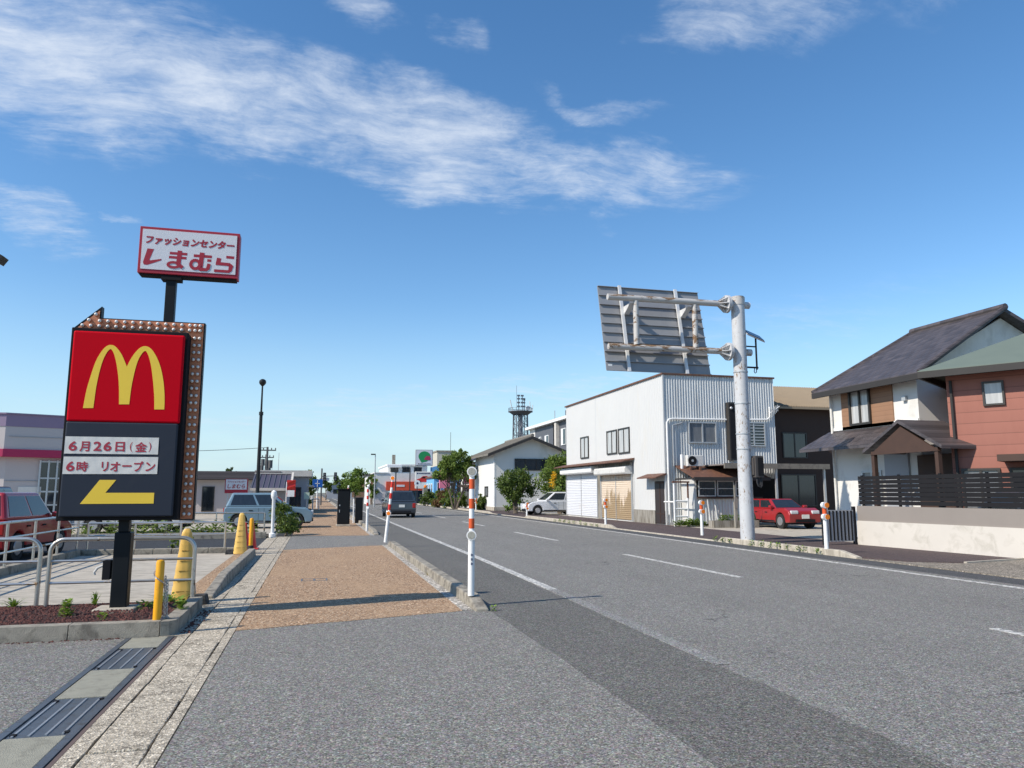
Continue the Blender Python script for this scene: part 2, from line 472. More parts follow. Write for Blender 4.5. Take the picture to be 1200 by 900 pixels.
M_darkroof = tilemat('dark_roof_tile', (0.066, 0.055, 0.055))
M_eave = mat('dark_eave', (0.03, 0.027, 0.025), 0.7)
M_bark = mat('bark', (0.15, 0.12, 0.09), 0.9, 0, 0.4, 6, (0.06, 0.045, 0.03), 0.5, 8, 0.7, 30)
M_leafA = leafmat('maple_leaf', (0.075, 0.125, 0.022), (0.19, 0.26, 0.05))
M_leafB = leafmat('dark_leaf', (0.035, 0.07, 0.014), (0.13, 0.18, 0.035))
M_leafC = leafmat('bright_leaf', (0.08, 0.15, 0.022), (0.18, 0.26, 0.05))
M_leafD = leafmat('conifer_leaf', (0.03, 0.06, 0.02), (0.06, 0.10, 0.035))
M_weed = leafmat('weed_leaf', (0.12, 0.22, 0.02), (0.26, 0.36, 0.06))
M_dry = leafmat('dry_grass', (0.28, 0.22, 0.10), (0.42, 0.35, 0.17))
M_flowerY = mat('yellow_petal', (0.85, 0.55, 0.02), 0.6)
M_bronzeleaf = leafmat('bronze_leaf', (0.12, 0.05, 0.03), (0.2, 0.11, 0.05))
M_houseW = mat('white_render', (0.68, 0.66, 0.62), 0.8, 0, 0.06, 0.8, (0.5, 0.48, 0.43), 0.3, 1.2)
M_houseG = mat('grey_render', (0.33, 0.34, 0.36), 0.8, 0, 0.08, 0.8)
M_houseB = mat('tan_brick_siding', (0.30, 0.165, 0.095), 0.8, 0, 0.2, 5)
M_brickred = mat('red_brown_siding', (0.30, 0.12, 0.085), 0.75, 0, 0.08, 1.0, (0.3, 0.1, 0.06), 0.35, 2)
def siding(name, c, pitch, stain):
    m, b, p, co = newmat(name)
    x, y, z = b.sep(co)
    t = b.math('FRACT', b.math('MULTIPLY', z, 1 / pitch))
    k = b.ramp(t, [(0.0, 0.5), (0.09, 1.0), (1.0, 1.06)])
    n = b.noise(b.mapping(co, scale=(1, 1, 0.25)), 1.4, 7, 0.65)
    base = b.mix(b.ramp(n, [(0.45, 0.0), (0.75, 0.6)]), tuple(c), tuple(stain))
    b.l.new(b.mix(1.0, base, b.comb(k, k, k), 'MULTIPLY'), p.inputs['Base Color'])
    p.inputs['Roughness'].default_value = 0.7
    bump(b, p, t, 0.5, 0.02)
    return m


M_brickred = siding('red_brown_siding', (0.31, 0.122, 0.088), 0.30, (0.24, 0.085, 0.06))
M_houseB = siding('tan_brick_siding', (0.30, 0.165, 0.095), 0.15, (0.22, 0.12, 0.07))
M_green = mat('green_grey_roof', (0.13, 0.16, 0.13), 0.6, 0, 0.1, 2)
M_wood = mat('dark_wood', (0.06, 0.032, 0.022), 0.7, 0, 0.3, 4)
M_blockw = mat('white_block_wall', (0.58, 0.54, 0.48), 0.85, 0, 0.1, 1.2, (0.42, 0.39, 0.33), 0.3, 2.5)
M_blockg = mat('taupe_block_wall', (0.25, 0.22, 0.195), 0.85, 0, 0.1, 1.2)
M_tanroof = mat('tan_corrugated_roof', (0.27, 0.21, 0.14), 0.7, 0, 0.12, 1.5)
M_ptile = mat('pinkish_store_panel', (0.52, 0.47, 0.45), 0.75, 0, 0.04, 0.5)
M_lav = mat('lavender_panel', (0.27, 0.20, 0.29), 0.7, 0, 0.06, 0.6)
M_crim = mat('crimson_band', (0.42, 0.02, 0.085), 0.6, 0, 0.06, 0.6)
M_dkgrey = mat('charcoal_cladding', (0.10, 0.105, 0.12), 0.6, 0, 0.08, 1)
M_skyblue = mat('sky_blue_wall', (0.16, 0.42, 0.70), 0.7, 0, 0.05, 1)
M_blue = mat('road_sign_blue', (0.01, 0.10, 0.38), 0.4, 0, 0.05, 1)
M_pink = mat('pink_fabric', (0.75, 0.22, 0.33), 0.7, 0, 0.06, 1)
M_ored = mat('orange_red_fascia', (0.62, 0.075, 0.03), 0.5, 0, 0.06, 1)
M_greenp = mat('green_paint', (0.01, 0.26, 0.075), 0.5, 0, 0.1, 2)
M_lattice = mat('tower_steel', (0.15, 0.165, 0.19), 0.5, 0.3, 0.1, 1)
M_polec = mat('utility_pole_concrete', (0.10, 0.10, 0.10), 0.85, 0, 0.2, 2)
M_wire = mat('wire', (0.02, 0.02, 0.022), 0.6)
M_lampb = mat('dark_bronze_pole', (0.012, 0.011, 0.011), 0.45, 0.2)
M_tyre = mat('tyre', (0.018, 0.018, 0.018), 0.85)
M_rim = mat('alloy_rim', (0.45, 0.45, 0.46), 0.35, 0.7)
M_carglass = glassmat('car_glass', (0.02, 0.025, 0.03), 0.04)
M_tail = mat('tail_lamp', (0.35, 0.01, 0.01), 0.2)
M_head = mat('head_lamp', (0.6, 0.62, 0.64), 0.15)
M_plate = mat('number_plate', (0.72, 0.72, 0.68), 0.5)
M_chain = mat('chain_steel', (0.45, 0.44, 0.42), 0.4, 0.7, 0.2, 8)


def carpaint(name, c):
    m = mat(name, c, 0.3, 0.1, 0.04, 1.0)
    m.node_tree.nodes['Principled BSDF'].inputs['Coat Weight'].default_value = 0.7
    return m


# shutter with mould stains rising from its foot (stains are part of the thing)
def stained_shutter():
    m, b, p, co = newmat('stained_tan_shutter')
    x, y, z = b.sep(co)
    n = b.noise(b.mapping(co, scale=(1.0, 1.6, 0.35)), 1.7, 7, 0.62, 0.5)
    k = b.math('SUBTRACT', b.math('MULTIPLY', n, 2.5), b.math('MULTIPLY', z, 0.62))
    f = b.ramp(k, [(0.42, 0.0), (0.60, 1.0)])
    c = b.mix(b.noise(co, 1.0, 3), (0.60, 0.49, 0.37), (0.72, 0.61, 0.49))
    c = b.mix(b.math('MULTIPLY', f, 0.8), c, (0.26, 0.17, 0.07))
    rst = b.ramp(b.math('ADD', b.math('MULTIPLY', b.noise(b.mapping(co, scale=(1, 5, 1)), 2.5, 6), 0.5), b.math('MULTIPLY', z, 0.22)), [(0.76, 0.0), (0.86, 1.0)])
    c = b.mix(b.math('MULTIPLY', rst, 0.8), c, (0.25, 0.11, 0.06))
    b.l.new(c, p.inputs['Base Color'])
    p.inputs['Roughness'].default_value = 0.6
    return m


M_shutt = stained_shutter()


def mulchmat():
    m, b, p, co = newmat('lava_mulch')
    g = b.n.new('ShaderNodeNewGeometry')
    b.l.new(b.mix(g.outputs['Random Per Island'], (0.045, 0.014, 0.012), (0.15, 0.055, 0.042)), p.inputs['Base Color'])
    p.inputs['Roughness'].default_value = 0.95
    return m


M_mulch = mulchmat()

# ------------------------------------------------------------------ mesh helpers
OFF = {}


class MB:
    def __init__(s):
        s.v, s.f = [], []

    def add(s, vs, fs):
        o = len(s.v)
        s.v += [tuple(v) for v in vs]
        s.f += [tuple(i + o for i in f) for f in fs]
        return s

    def box(s, x0, x1, y0, y1, z0, z1):
        return s.add([(x0, y0, z0), (x1, y0, z0), (x1, y1, z0), (x0, y1, z0), (x0, y0, z1), (x1, y0, z1), (x1, y1, z1), (x0, y1, z1)],
                     [(0, 3, 2, 1), (4, 5, 6, 7), (0, 1, 5, 4), (1, 2, 6, 5), (2, 3, 7, 6), (3, 0, 4, 7)])

    def obox(s, c, size, rot=(0, 0, 0)):
        m = Euler(rot).to_matrix()
        hx, hy, hz = size[0] / 2, size[1] / 2, size[2] / 2
        vs = [Vector(c) + m @ Vector((a * hx, b_ * hy, e * hz)) for e in (-1, 1) for a, b_ in ((-1, -1), (1, -1), (1, 1), (-1, 1))]
        return s.add(vs, [(0, 3, 2, 1), (4, 5, 6, 7), (0, 1, 5, 4), (1, 2, 6, 5), (2, 3, 7, 6), (3, 0, 4, 7)])

    def hexa(s, bottom, top):
        return s.add(list(bottom) + list(top), [(0, 3, 2, 1), (4, 5, 6, 7), (0, 1, 5, 4), (1, 2, 6, 5), (2, 3, 7, 6), (3, 0, 4, 7)])

    def quad(s, *p):
        return s.add(p, [tuple(range(len(p)))])

    def prism(s, poly, axis, a, b_):
        """poly in the two other axes (order x,y,z without axis), from a to b_ along axis"""
        def mk(p, t):
            if axis == 'x': return (t, p[0], p[1])
            if axis == 'y': return (p[0], t, p[1])
            return (p[0], p[1], t)
        n = len(poly)
        vs = [mk(p, a) for p in poly] + [mk(p, b_) for p in poly]
        fs = [tuple(range(n - 1, -1, -1)), tuple(range(n, 2 * n))] + [(i, (i + 1) % n, n + (i + 1) % n, n + i) for i in range(n)]
        return s.add(vs, fs)

    def cyl(s, p, q, r, r2=None, n=10, caps=True):
        p, q = Vector(p), Vector(q)
        r2 = r if r2 is None else r2
        d = (q - p).normalized()
        u = d.orthogonal().normalized()
        w = d.cross(u)
        vs = []
        for c, rr in ((p, r), (q, r2)):
            for i in range(n):
                a = 2 * math.pi * i / n
                vs.append(c + u * (rr * math.cos(a)) + w * (rr * math.sin(a)))
        fs = [(i, (i + 1) % n, n + (i + 1) % n, n + i) for i in range(n)]
        if caps:
            fs += [tuple(range(n - 1, -1, -1)), tuple(range(n, 2 * n))]
        return s.add(vs, fs)

    def tube(s, pts, r, n=8):
        pts = [Vector(p) for p in pts]
        rs = r if isinstance(r, (list, tuple)) else [r] * len(pts)
        u = None
        vs, fs = [], []
        for i, p in enumerate(pts):
            t = (pts[min(i + 1, len(pts) - 1)] - pts[max(i - 1, 0)]).normalized()
            if u is None:
                u = t.orthogonal().normalized()
            else:
                u = (u - t * u.dot(t)).normalized()
            w = t.cross(u)
            for k in range(n):
                a = 2 * math.pi * k / n
                vs.append(p + u * (rs[i] * math.cos(a)) + w * (rs[i] * math.sin(a)))
        for i in range(len(pts) - 1):
            for k in range(n):
                fs.append((i * n + k, i * n + (k + 1) % n, (i + 1) * n + (k + 1) % n, (i + 1) * n + k))
        fs += [tuple(range(n - 1, -1, -1)), tuple(range((len(pts) - 1) * n, len(pts) * n))]
        return s.add(vs, fs)

    def lathe(s, prof, c=(0, 0, 0), n=16):
        vs, fs = [], []
        for r, z in prof:
            for k in range(n):
                a = 2 * math.pi * k / n
                vs.append((c[0] + r * math.cos(a), c[1] + r * math.sin(a), c[2] + z))
        for i in range(len(prof) - 1):
            for k in range(n):
                fs.append((i * n + k, i * n + (k + 1) % n, (i + 1) * n + (k + 1) % n, (i + 1) * n + k))
        fs += [tuple(range(n - 1, -1, -1)), tuple(range((len(prof) - 1) * n, len(prof) * n))]
        return s.add(vs, fs)

    def sphere(s, c, r, n=10, m=6, sc=(1, 1, 1)):
        prof = []
        vs, fs = [], []
        for i in range(m + 1):
            a = math.pi * i / m
            for k in range(n):
                t = 2 * math.pi * k / n
                vs.append((c[0] + sc[0] * r * math.sin(a) * math.cos(t), c[1] + sc[1] * r * math.sin(a) * math.sin(t), c[2] - sc[2] * r * math.cos(a)))
        for i in range(m):
            for k in range(n):
                fs.append((i * n + k, i * n + (k + 1) % n, (i + 1) * n + (k + 1) % n, (i + 1) * n + k))
        return s.add(vs, fs)

    def corr_y(s, x0, x1, y, z0, z1, pitch=0.13, amp=0.018, seg=6):
        """corrugated sheet facing -Y with vertical ridges"""
        n = max(2, int((x1 - x0) / pitch * seg))
        vs = []
        for i in range(n + 1):
            x = x0 + (x1 - x0) * i / n
            t = (x / pitch) % 1.0
            h = max(-1, min(1, 1.7 * math.sin(2 * math.pi * t)))
            for z in (z0, z1):
                vs.append((x, y - amp * h, z))
        return s.add(vs, [(2 * i, 2 * i + 2, 2 * i + 3, 2 * i + 1) for i in range(n)])

    def corr_x(s, x, y0, y1, z0, z1, pitch=0.2, amp=0.012, seg=6):
        n = max(2, int((y1 - y0) / pitch * seg))
        vs = []
        for i in range(n + 1):
            y = y0 + (y1 - y0) * i / n
            t = (y / pitch) % 1.0
            h = max(-1, min(1, 1.7 * math.sin(2 * math.pi * t)))
            for z in (z0, z1):
                vs.append((x - amp * h, y, z))
        return s.add(vs, [(2 * i, 2 * i + 1, 2 * i + 3, 2 * i + 2) for i in range(n)])

    def build(s, name, m, parent=None, smooth=False, bevel=0.0, seg=2, fix=False):
        me = bpy.data.meshes.new(name)
        off = OFF.get(parent, Vector((0, 0, 0)))
        me.from_pydata([(v[0] - off.x, v[1] - off.y, v[2] - off.z) for v in s.v], [], s.f)
        if fix:
            bm = bmesh.new(); bm.from_mesh(me)
            bmesh.ops.recalc_face_normals(bm, faces=bm.faces)
            bm.to_mesh(me); bm.free()
        me.materials.append(m)
        if smooth:
            me.polygons.foreach_set('use_smooth', [True] * len(me.polygons))
        o = bpy.data.objects.new(name, me)
        COL.objects.link(o)
        if parent is not None:
            o.parent = parent
            OFF[o] = off
        if smooth == 'auto':
            md = o.modifiers.new('edges', 'EDGE_SPLIT'); md.split_angle = R(38)
        if bevel:
            md = o.modifiers.new('bevel', 'BEVEL')
            md.width = bevel; md.segments = seg; md.limit_method = 'ANGLE'; md.angle_limit = R(35)
        return o


def tag(o, label, cat, group=None):
    o['label'] = label
    o['category'] = cat
    if group:
        o['group'] = group
    return o


def thing(name, label, cat, loc=(0, 0, 0), rz=0.0, group=None, world=True):
    o = bpy.data.objects.new(name, None)
    o.empty_display_size = 0.2
    COL.objects.link(o)
    o.location = loc
    o.rotation_euler = (0, 0, rz)
    tag(o, label, cat, group)
    OFF[o] = Vector(loc) if world else Vector((0, 0, 0))
    return o


def struct(mb, name, m, **k):
    o = mb.build(name, m, **k)
    o['kind'] = 'structure'
    return o


def copy_tree(o, parent=None):
    c = o.copy()
    COL.objects.link(c)
    if parent is not None:
        c.parent = parent
    for ch in list(o.children):
        copy_tree(ch, c)
    return c


def rr(a, b_):
    return random.uniform(a, b_)


def text_part(name, body, origin, u, v, m, parent, bold=0.0, shear=0.0, depth=0.002, step=0.0004):
    """lettering fitted into the rectangle origin + [0,1]u + [0,1]v"""
    cu = bpy.data.curves.new(name, 'FONT')
    cu.body = body
    cu.shear = shear
    cu.resolution_u = 4
    t = bpy.data.objects.new(name + '_source', cu)
    COL.objects.link(t)
    dg = bpy.context.evaluated_depsgraph_get()
    dg.update()
    me = bpy.data.meshes.new_from_object(t.evaluated_get(dg))
    bpy.data.objects.remove(t)
    bpy.data.curves.remove(cu)
    vs0 = [tuple(w.co) for w in me.vertices]
    fs0 = [tuple(f.vertices) for f in me.polygons]
    bpy.data.meshes.remove(me)
    # a heavier weight: the outline repeated with small shifts, each copy a hair in front of the last
    sh_ = [(0, 0)] if not bold else [(bold * math.cos(k * 1.0472), bold * math.sin(k * 1.0472)) for k in range(6)] + [(0, 0)]
    vs, fs, lay = [], [], []
    for k, (dx, dy) in enumerate(sh_):
        o_ = len(vs)
        vs += [(x + dx, y + dy, 0) for x, y, z in vs0]
        lay += [k * step] * len(vs0)
        fs += [tuple(i + o_ for i in f) for f in fs0]
    me = bpy.data.meshes.new(name)
    me.from_pydata(vs, [], fs)
    xs = [w[0] for w in vs]; ys = [w[1] for w in vs]
    x0, x1, y0, y1 = min(xs), max(xs), min(ys), max(ys)
    u, v, origin = Vector(u), Vector(v), Vector(origin)
    nrm = u.cross(v).normalized()
    off = OFF.get(parent, Vector((0, 0, 0)))
    for w, dz in zip(me.vertices, lay):
        w.co = origin + u * ((w.co.x - x0) / (x1 - x0)) + v * ((w.co.y - y0) / (y1 - y0)) + nrm * (depth + dz) - off
    me.materials.clear(); me.materials.append(m)
    o = bpy.data.objects.new(name, me)
    COL.objects.link(o)
    o.parent = parent
    OFF[o] = off
    return o


def win(parent, face, c, a0, a1, z0, z1, fm, gm, fw=0.045, mull=1, prot=0.05, sill=False, hmull=0, name='window'):
    """window on a wall facing -X (face 'x') or -Y (face 'y') at coordinate c, with glass as sub-part"""
    mb = MB()

    def bx(m_, p0, p1, q0, q1, d0, d1):
        if face == 'x': m_.box(c - d1, c - d0, p0, p1, q0, q1)
        else: m_.box(p0, p1, c - d1, c - d0, q0, q1)
    bx(mb, a0, a1, z0, z0 + fw, 0, prot); bx(mb, a0, a1, z1 - fw, z1, 0, prot)
    bx(mb, a0, a0 + fw, z0 + fw, z1 - fw, 0, prot); bx(mb, a1 - fw, a1, z0 + fw, z1 - fw, 0, prot)
    for i in range(mull):
        t = a0 + (a1 - a0) * (i + 1) / (mull + 1)
        bx(mb, t - fw / 2, t + fw / 2, z0 + fw, z1 - fw, 0, prot * 0.8)
    for i in range(hmull):
        t = z0 + (z1 - z0) * (i + 1) / (hmull + 1)
        bx(mb, a0 + fw, a1 - fw, t - fw / 3, t + fw / 3, 0, prot * 0.7)
    if sill:
        bx(mb, a0 - 0.05, a1 + 0.05, z0 - 0.05, z0 - 0.002, 0, prot + 0.05)
    w = mb.build(name, fm, parent)
    g = MB()
    bx(g, a0 + fw, a1 - fw, z0 + fw, z1 - fw, 0.001, 0.014)
    g.build('pane', gm, w)
    return w


# ------------------------------------------------------------------ ground, road, pavements
def sheet(name, m, poly, z=0.0, thick=0.045):
    mb = MB().prism(poly, 'z', z - thick, z)
    return struct(mb, name, m, fix=True)


def rect(x0, x1, y0, y1):
    return [(x0, y0), (x1, y0), (x1, y1), (x0, y1)]


g = MB().quad((-900, -300, -0.05), (1500, -300, -0.05), (1500, 2600, -0.05), (-900, 2600, -0.05))
struct(g, 'ground', M_ground)
def jag(p, q, step=0.16, amp=0.010, r=random.Random(12)):
    """uneven seam between two points (first point included, last left out)"""
    L = math.hypot(q[0] - p[0], q[1] - p[1])
    n = max(1, int(L / step))
    nx, ny = -(q[1] - p[1]) / L, (q[0] - p[0]) / L
    out, v = [], 0.0
    for i in range(n):
        v = 0.55 * v + r.uniform(-amp, amp)
        t = i / n
        k = 0 if i == 0 else v
        out.append((p[0] + (q[0] - p[0]) * t + nx * k, p[1] + (q[1] - p[1]) * t + ny * k))
    return out


sheet('road', M_road, [(3.2, -8), (3.2, 500), (11.2, 500), (11.2, -8)])
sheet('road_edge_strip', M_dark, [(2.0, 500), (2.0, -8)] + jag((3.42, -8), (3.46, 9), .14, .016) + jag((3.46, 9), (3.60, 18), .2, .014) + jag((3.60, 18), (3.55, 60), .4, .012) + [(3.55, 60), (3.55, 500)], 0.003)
sheet('road_side_strip', asphalt('side_strip', 0.05, 0.115, 0.2, 95), rect(11.2, 11.95, -8, 500))
# driveways and pebble pavement on the near side
sheet('driveway', M_drive, [(-0.81, -8)] + jag((2.19, -8), (2.19, 9.62), .14, .014) + [(2.19, 9.62), (1.95, 9.80), (1.75, 9.80), (-0.81, 9.06)], 0.006)
sheet('pavement', M_brown, jag((-0.81, 8.96), (1.78, 9.70), .1, .013) + [(1.78, 9.70), (1.84, 9.72), (1.84, 22.0)] + jag((1.41, 21.94), (-0.81, 20.9), .12, .016) + jag((-0.81, 20.9), (-0.81, 8.96), .12, .006), 0.010)
sheet('side_street', M_drive, [(-0.81, 20.9), (1.41, 21.94), (1.84, 22.0), (2.19, 22.2), (2.19, 27.4), (1.84, 27.3), (1.72, 27.2), (-0.81, 27.6)], 0.006)
sheet('pavement', M_brown, jag((-0.81, 27.6), (1.72, 27.2), .12, .02) + [(1.72, 27.2), (1.84, 27.3), (1.84, 300), (-0.81, 300)], 0.010)
struct(MB().box(1.84, 1.985, 9.75, 22.1, -0.04, 0.014), 'pavement_seam', M_seam)
struct(MB().box(1.84, 1.985, 27.3, 300, -0.04, 0.014), 'pavement_seam', M_seam)

# gutter: broken edge strip, lids, outer strip, with real gaps between them
sheet('gutter_bed', M_joint, rect(-1.37, -0.815, -8, 36), -0.022, 0.02)
mb = MB()
y = -4.0
while y < 27.3:
    l = rr(0.52, 0.62)
    y1 = min(y + l, 27.3)
    dz = rr(-0.004, 0.004)
    jx = [rr(-.007, .007) for _ in range(4)]
    mb.hexa([(-1.247 + jx[0], y + .009, -.02), (-.912 + jx[1], y + .011, -.02), (-.912 + jx[2], y1 - .007, -.02), (-1.247 + jx[3], y1 - .005, -.02)], [(-1.247 + jx[0], y + .009, .002 + dz), (-.912 + jx[1], y + .011, .002 + dz), (-.912 + jx[2], y1 - .007, .003 - dz), (-1.247 + jx[3], y1 - .005, .003 - dz)])
    y = y1
struct(mb, 'gutter_lids', M_gutter, bevel=0.008)
for xa, xb in ((-1.365, -1.262), (-0.9, -0.822)):
    mb = MB()
    y = -4.0
    while y < 27.3:
        y1 = min(y + rr(0.12, 0.5), 27.3)
        j0 = pj if y > -3.9 else 0.0
        j1 = pj = rr(-.004, .009)
        if xa < -1.2: q_ = [(xa, y), (xb + j0, y), (xb + j1, y1), (xa, y1)]
        else: q_ = [(xa - j0, y), (xb, y), (xb, y1), (xa - j1, y1)]
        mb.prism(q_, 'z', -.02, .003)
        y = y1
    struct(mb, 'gutter_edge', M_gutter)

# forecourt with drain gratings
sheet('forecourt', M_lot, rect(-14, -1.875, -8, 8.84))
sheet('drain_bed', M_joint, rect(-1.875, -1.37, -8, 8.84), -0.03, 0.015)
for k in range(-3, 4):
    y0 = 5.50 + k * 1.86
    if y0 > 8.6:
        continue
    y1 = min(y0 + 0.94, 8.84)
    gt = thing('drain_grating', 'blue grey steel drain grating with a narrow gap before the red mulch planter' if k == 1 else 'blue grey steel drain grating nearest the bottom left corner, between two concrete lids' if k == 0 else 'steel drain grating further back along the forecourt drain', 'drain grating', (-1.64, y0, 0), group='gratings in the forecourt drain')
    mb = MB().box(-1.815, -1.465, y0 + 0.008, y1 - 0.008, -0.028, -0.006)
    mb.build('plate', M_grate, gt)
    mb = MB()
    for i in range(4):
        x = -1.79 + i * 0.095
        mb.box(x, x + 0.014, y0 + 0.03, y1 - 0.03, -0.006, 0.001)
    mb.build('bars', M_gratel, gt)
    for xx in (-1.8, -1.5):
        for yy_ in (y0 + 0.05, y1 - 0.09):
            MB().box(xx, xx + 0.03, yy_, yy_ + 0.04, -0.006, 0.002).build('handle', M_blackm, gt)
    y2 = min(y0 + 1.86, 8.84)
    if y2 - y1 > 0.1:
        lo = MB().box(-1.815, -1.465, y1 + 0.004, y2 - 0.004, -0.03, 0.0).build('drain_lid', M_lid, bevel=0.006)
        lo['kind'] = 'structure'
mb = MB().box(-1.87, -1.82, -8, 8.84, -0.03, 0.003).box(-1.46, -1.41, -8, 8.84, -0.03, 0.003)
struct(mb, 'drain_frame', M_grate)
mb = MB().box(-1.405, -1.375, -8, 8.8, -0.03, -0.004)
struct(mb, 'drain_edge', mat('rust_edge', (0.12, 0.085, 0.075), 0.8, 0, 0.3, 6), )

# near-side kerbs, ends chamfered
def kerb(name, x0, x1, y0, y1, h, m=M_conc, ch0=0.35, ch1=0.35, unit=0.6):
    mb = MB()
    y = y0
    while y < y1 - 0.01:
        ye = min(y + unit, y1)
        za = h * 0.25 if (y == y0 and ch0) else h
        zb = h * 0.25 if (ye >= y1 - 0.01 and ch1) else h
        w = 0.012
        mb.hexa([(x0, y + .003, -0.04), (x1, y + .003, -0.04), (x1, ye - .003, -0.04), (x0, ye - .003, -0.04)],
                [(x0 + w, y + .003, za), (x1 - w * 2, y + .003, za), (x1 - w * 2, ye - .003, zb), (x0 + w, ye - .003, zb)])
        y = ye
    return struct(mb, name, m, bevel=0.018)


mb = MB()
for a_ in ((-.22, .22, 13.55, 13.575), (-.22, .22, 13.86, 13.885), (-.22, -.195, 13.575, 13.86), (.195, .22, 13.575, 13.86), (-.02, .02, 13.62, 13.8)):
    mb.box(a_[0], a_[1], a_[2], a_[3], .0, .013)
struct(mb, 'pavement_cover_frame', M_grate)
kerb('kerb', 1.985, 2.185, 9.62, 22.1, 0.15)
kerb('kerb', 1.985, 2.185, 27.35, 160, 0.15, unit=1.2)
# far side kerbs: upright, then dropped at the entrances
kerb('kerb', 11.95, 12.13, 15.0, 21.2, 0.15, M_concl)
kerb('kerb', 11.95, 12.13, 21.2, 29.6, 0.035, M_concl, 0, 0)
kerb('kerb', 11.95, 12.13, 29.6, 43.6, 0.15, M_concl)
kerb('kerb', 11.95, 12.13, 43.6, 52.5, 0.035, M_concl, 0, 0)
kerb('kerb', 11.95, 12.13, 52.5, 200, 0.15, M_concl, unit=1.2)
sheet('pavement', M_walkR, [(12.13, 15.2), (12.4, 13.95), (13.3, 13.38), (15.5, 13.95), (15.5, 31.9), (15.2, 60), (15.2, 300), (12.13, 300)], 0.03, 0.07)
sheet('gravel_apron', M_gravelR, [(11.95, -8), (40, -8), (40, 13.9), (15.5, 13.9), (13.3, 13.32), (12.35, 13.9), (11.95, 15.0)], 0.02, 0.06)
struct(MB().hexa([(13.3, 13.30, -0.03), (18, 14.3, -0.03), (18, 14.38, -0.03), (13.3, 13.38, -0.03)], [(13.3, 13.30, 0.05), (18, 14.3, 0.05), (18, 14.38, 0.05), (13.3, 13.38, 0.05)]), 'kerb', M_concl)
sheet('yard', M_concl, [(15.5, 13.95), (40, 15), (40, 62), (15.2, 62), (15.2, 60), (15.5, 31.9)], 0.025, 0.06)

# road markings
def line(name, m, pts, w, z=0.004):
    mb = MB()
    for (xa, ya), (xb, yb) in zip(pts[:-1], pts[1:]):
        mb.box(0, 0, 0, 0, 0, 0) if False else mb.hexa([(xa - w / 2, ya, 0.0005), (xa + w / 2, ya, 0.0005), (xb + w / 2, yb, 0.0005), (xb - w / 2, yb, 0.0005)],
                                                        [(xa - w / 2, ya, z), (xa + w / 2, ya, z), (xb + w / 2, yb, z), (xb - w / 2, yb, z)])
    return struct(mb, name, m)


line('road_marking', M_linew, [(3.51, 6.2), (3.54, 8.5), (3.60, 11.5)], 0.16, 0.006)
line('road_marking', M_line, [(3.60, 11.5), (3.66, 18), (3.60, 60), (3.60, 300)], 0.15, 0.007)
for k in range(-1, 20):
    y0 = 7.1 + k * 5.35 + (5.3 if k > 0 else 0) * 0
    if k < 0: ys, ye = 1.5, 7.05
    else: ys, ye = 12.3 + (k) * 10.7, 17.5 + k * 10.7
    line('road_marking', M_line, [(7.36, ys), (7.34, ye)], 0.13)
line('road_marking', M_line, [(10.82, -8), (10.84, 12), (11.0, 20), (11.12, 26), (11.15, 300)], 0.14)

# left: concrete slab behind the planter, far lane, lot
sheet('slab_pavement', M_concl, [(-5.55, 11.05), (-1.9, 11.05), (-1.9, 20.2), (-5.55, 20.2)], 0.01, 0.05)
sheet('pebble_strip', M_brown, [(-1.9, 11.05), (-1.56, 11.05), (-1.56, 19.7), (-1.9, 20.2)], 0.012, 0.05)
sheet('concrete_patch', M_gutter, rect(-1.56, -1.37, 8.84, 27.3), 0.0, 0.04)
sheet('car_park', M_lotshade, [(-40, 8.84), (-5.62, 8.84), (-5.62, 20.6), (-5.0, 21.1), (-1.56, 21.1), (-1.56, 26.6), (-40, 26.6)])  # this sheet carries the painted shade; nothing casts it
sheet('planting_strip', mat('soil', (0.07, 0.055, 0.035), 0.95, 0, 0.3, 4), rect(-40, -1.56, 26.75, 28.4), 0.05, 0.1)
sheet('car_park', M_concl, rect(-60, -1.56, 28.4, 62), 0.0)
kerb('kerb', -1.56, -1.37, 11.75, 19.4, 0.17, M_conc, 0.5, 0.5, 1.9)
mb = MB()
for x in range(9):
    mb.box(-5.5 + x * 0.42, -5.5 + x * 0.42 + 0.414, 20.25, 20.42, -0.04, 0.14)
struct(mb, 'kerb', M_conc, bevel=0.015)
struct(MB().box(-5.58, -5.4, 11.1, 20.2, -0.04, 0.16), 'kerb', M_conc, bevel=0.015)
struct(MB().box(-40, -1.6, 26.6, 26.75, -0.04, 0.2), 'kerb', M_conc, bevel=0.015)

# ------------------------------------------------------------------ planter with mulch, in the left foreground
mb = MB()
xs = [-9.4, -8.2, -7.0, -5.8, -4.6, -3.45, -2.43, -1.56]
for a, c in zip(xs[:-1], xs[1:]):
    mb.hexa([(a + .004, 8.86, -.04), (c - .004, 8.86, -.04), (c - .004, 9.03, -.04), (a + .004, 9.03, -.04)],
            [(a + .004, 8.875, .15), (c - .004, 8.875, .15), (c - .004, 9.03, .15), (a + .004, 9.03, .15)])
mb.prism([(-1.555, 8.86), (-1.47, 8.88), (-1.42, 8.95), (-1.41, 9.03), (-1.41, 10.85), (-1.56, 10.85), (-1.56, 9.03), (-1.555, 9.03)], 'z', -.04, .15)
struct(mb, 'kerb', M_conc, bevel=0.014, fix=True)
struct(MB().box(-9.4, -1.563, 9.033, 11.0, -.04, 0.085), 'planting_bed', mat('mulch_bed', (0.05, 0.02, 0.016), 0.95, 0, 0.3, 20))
mb = MB()
rnd = random.Random(3)


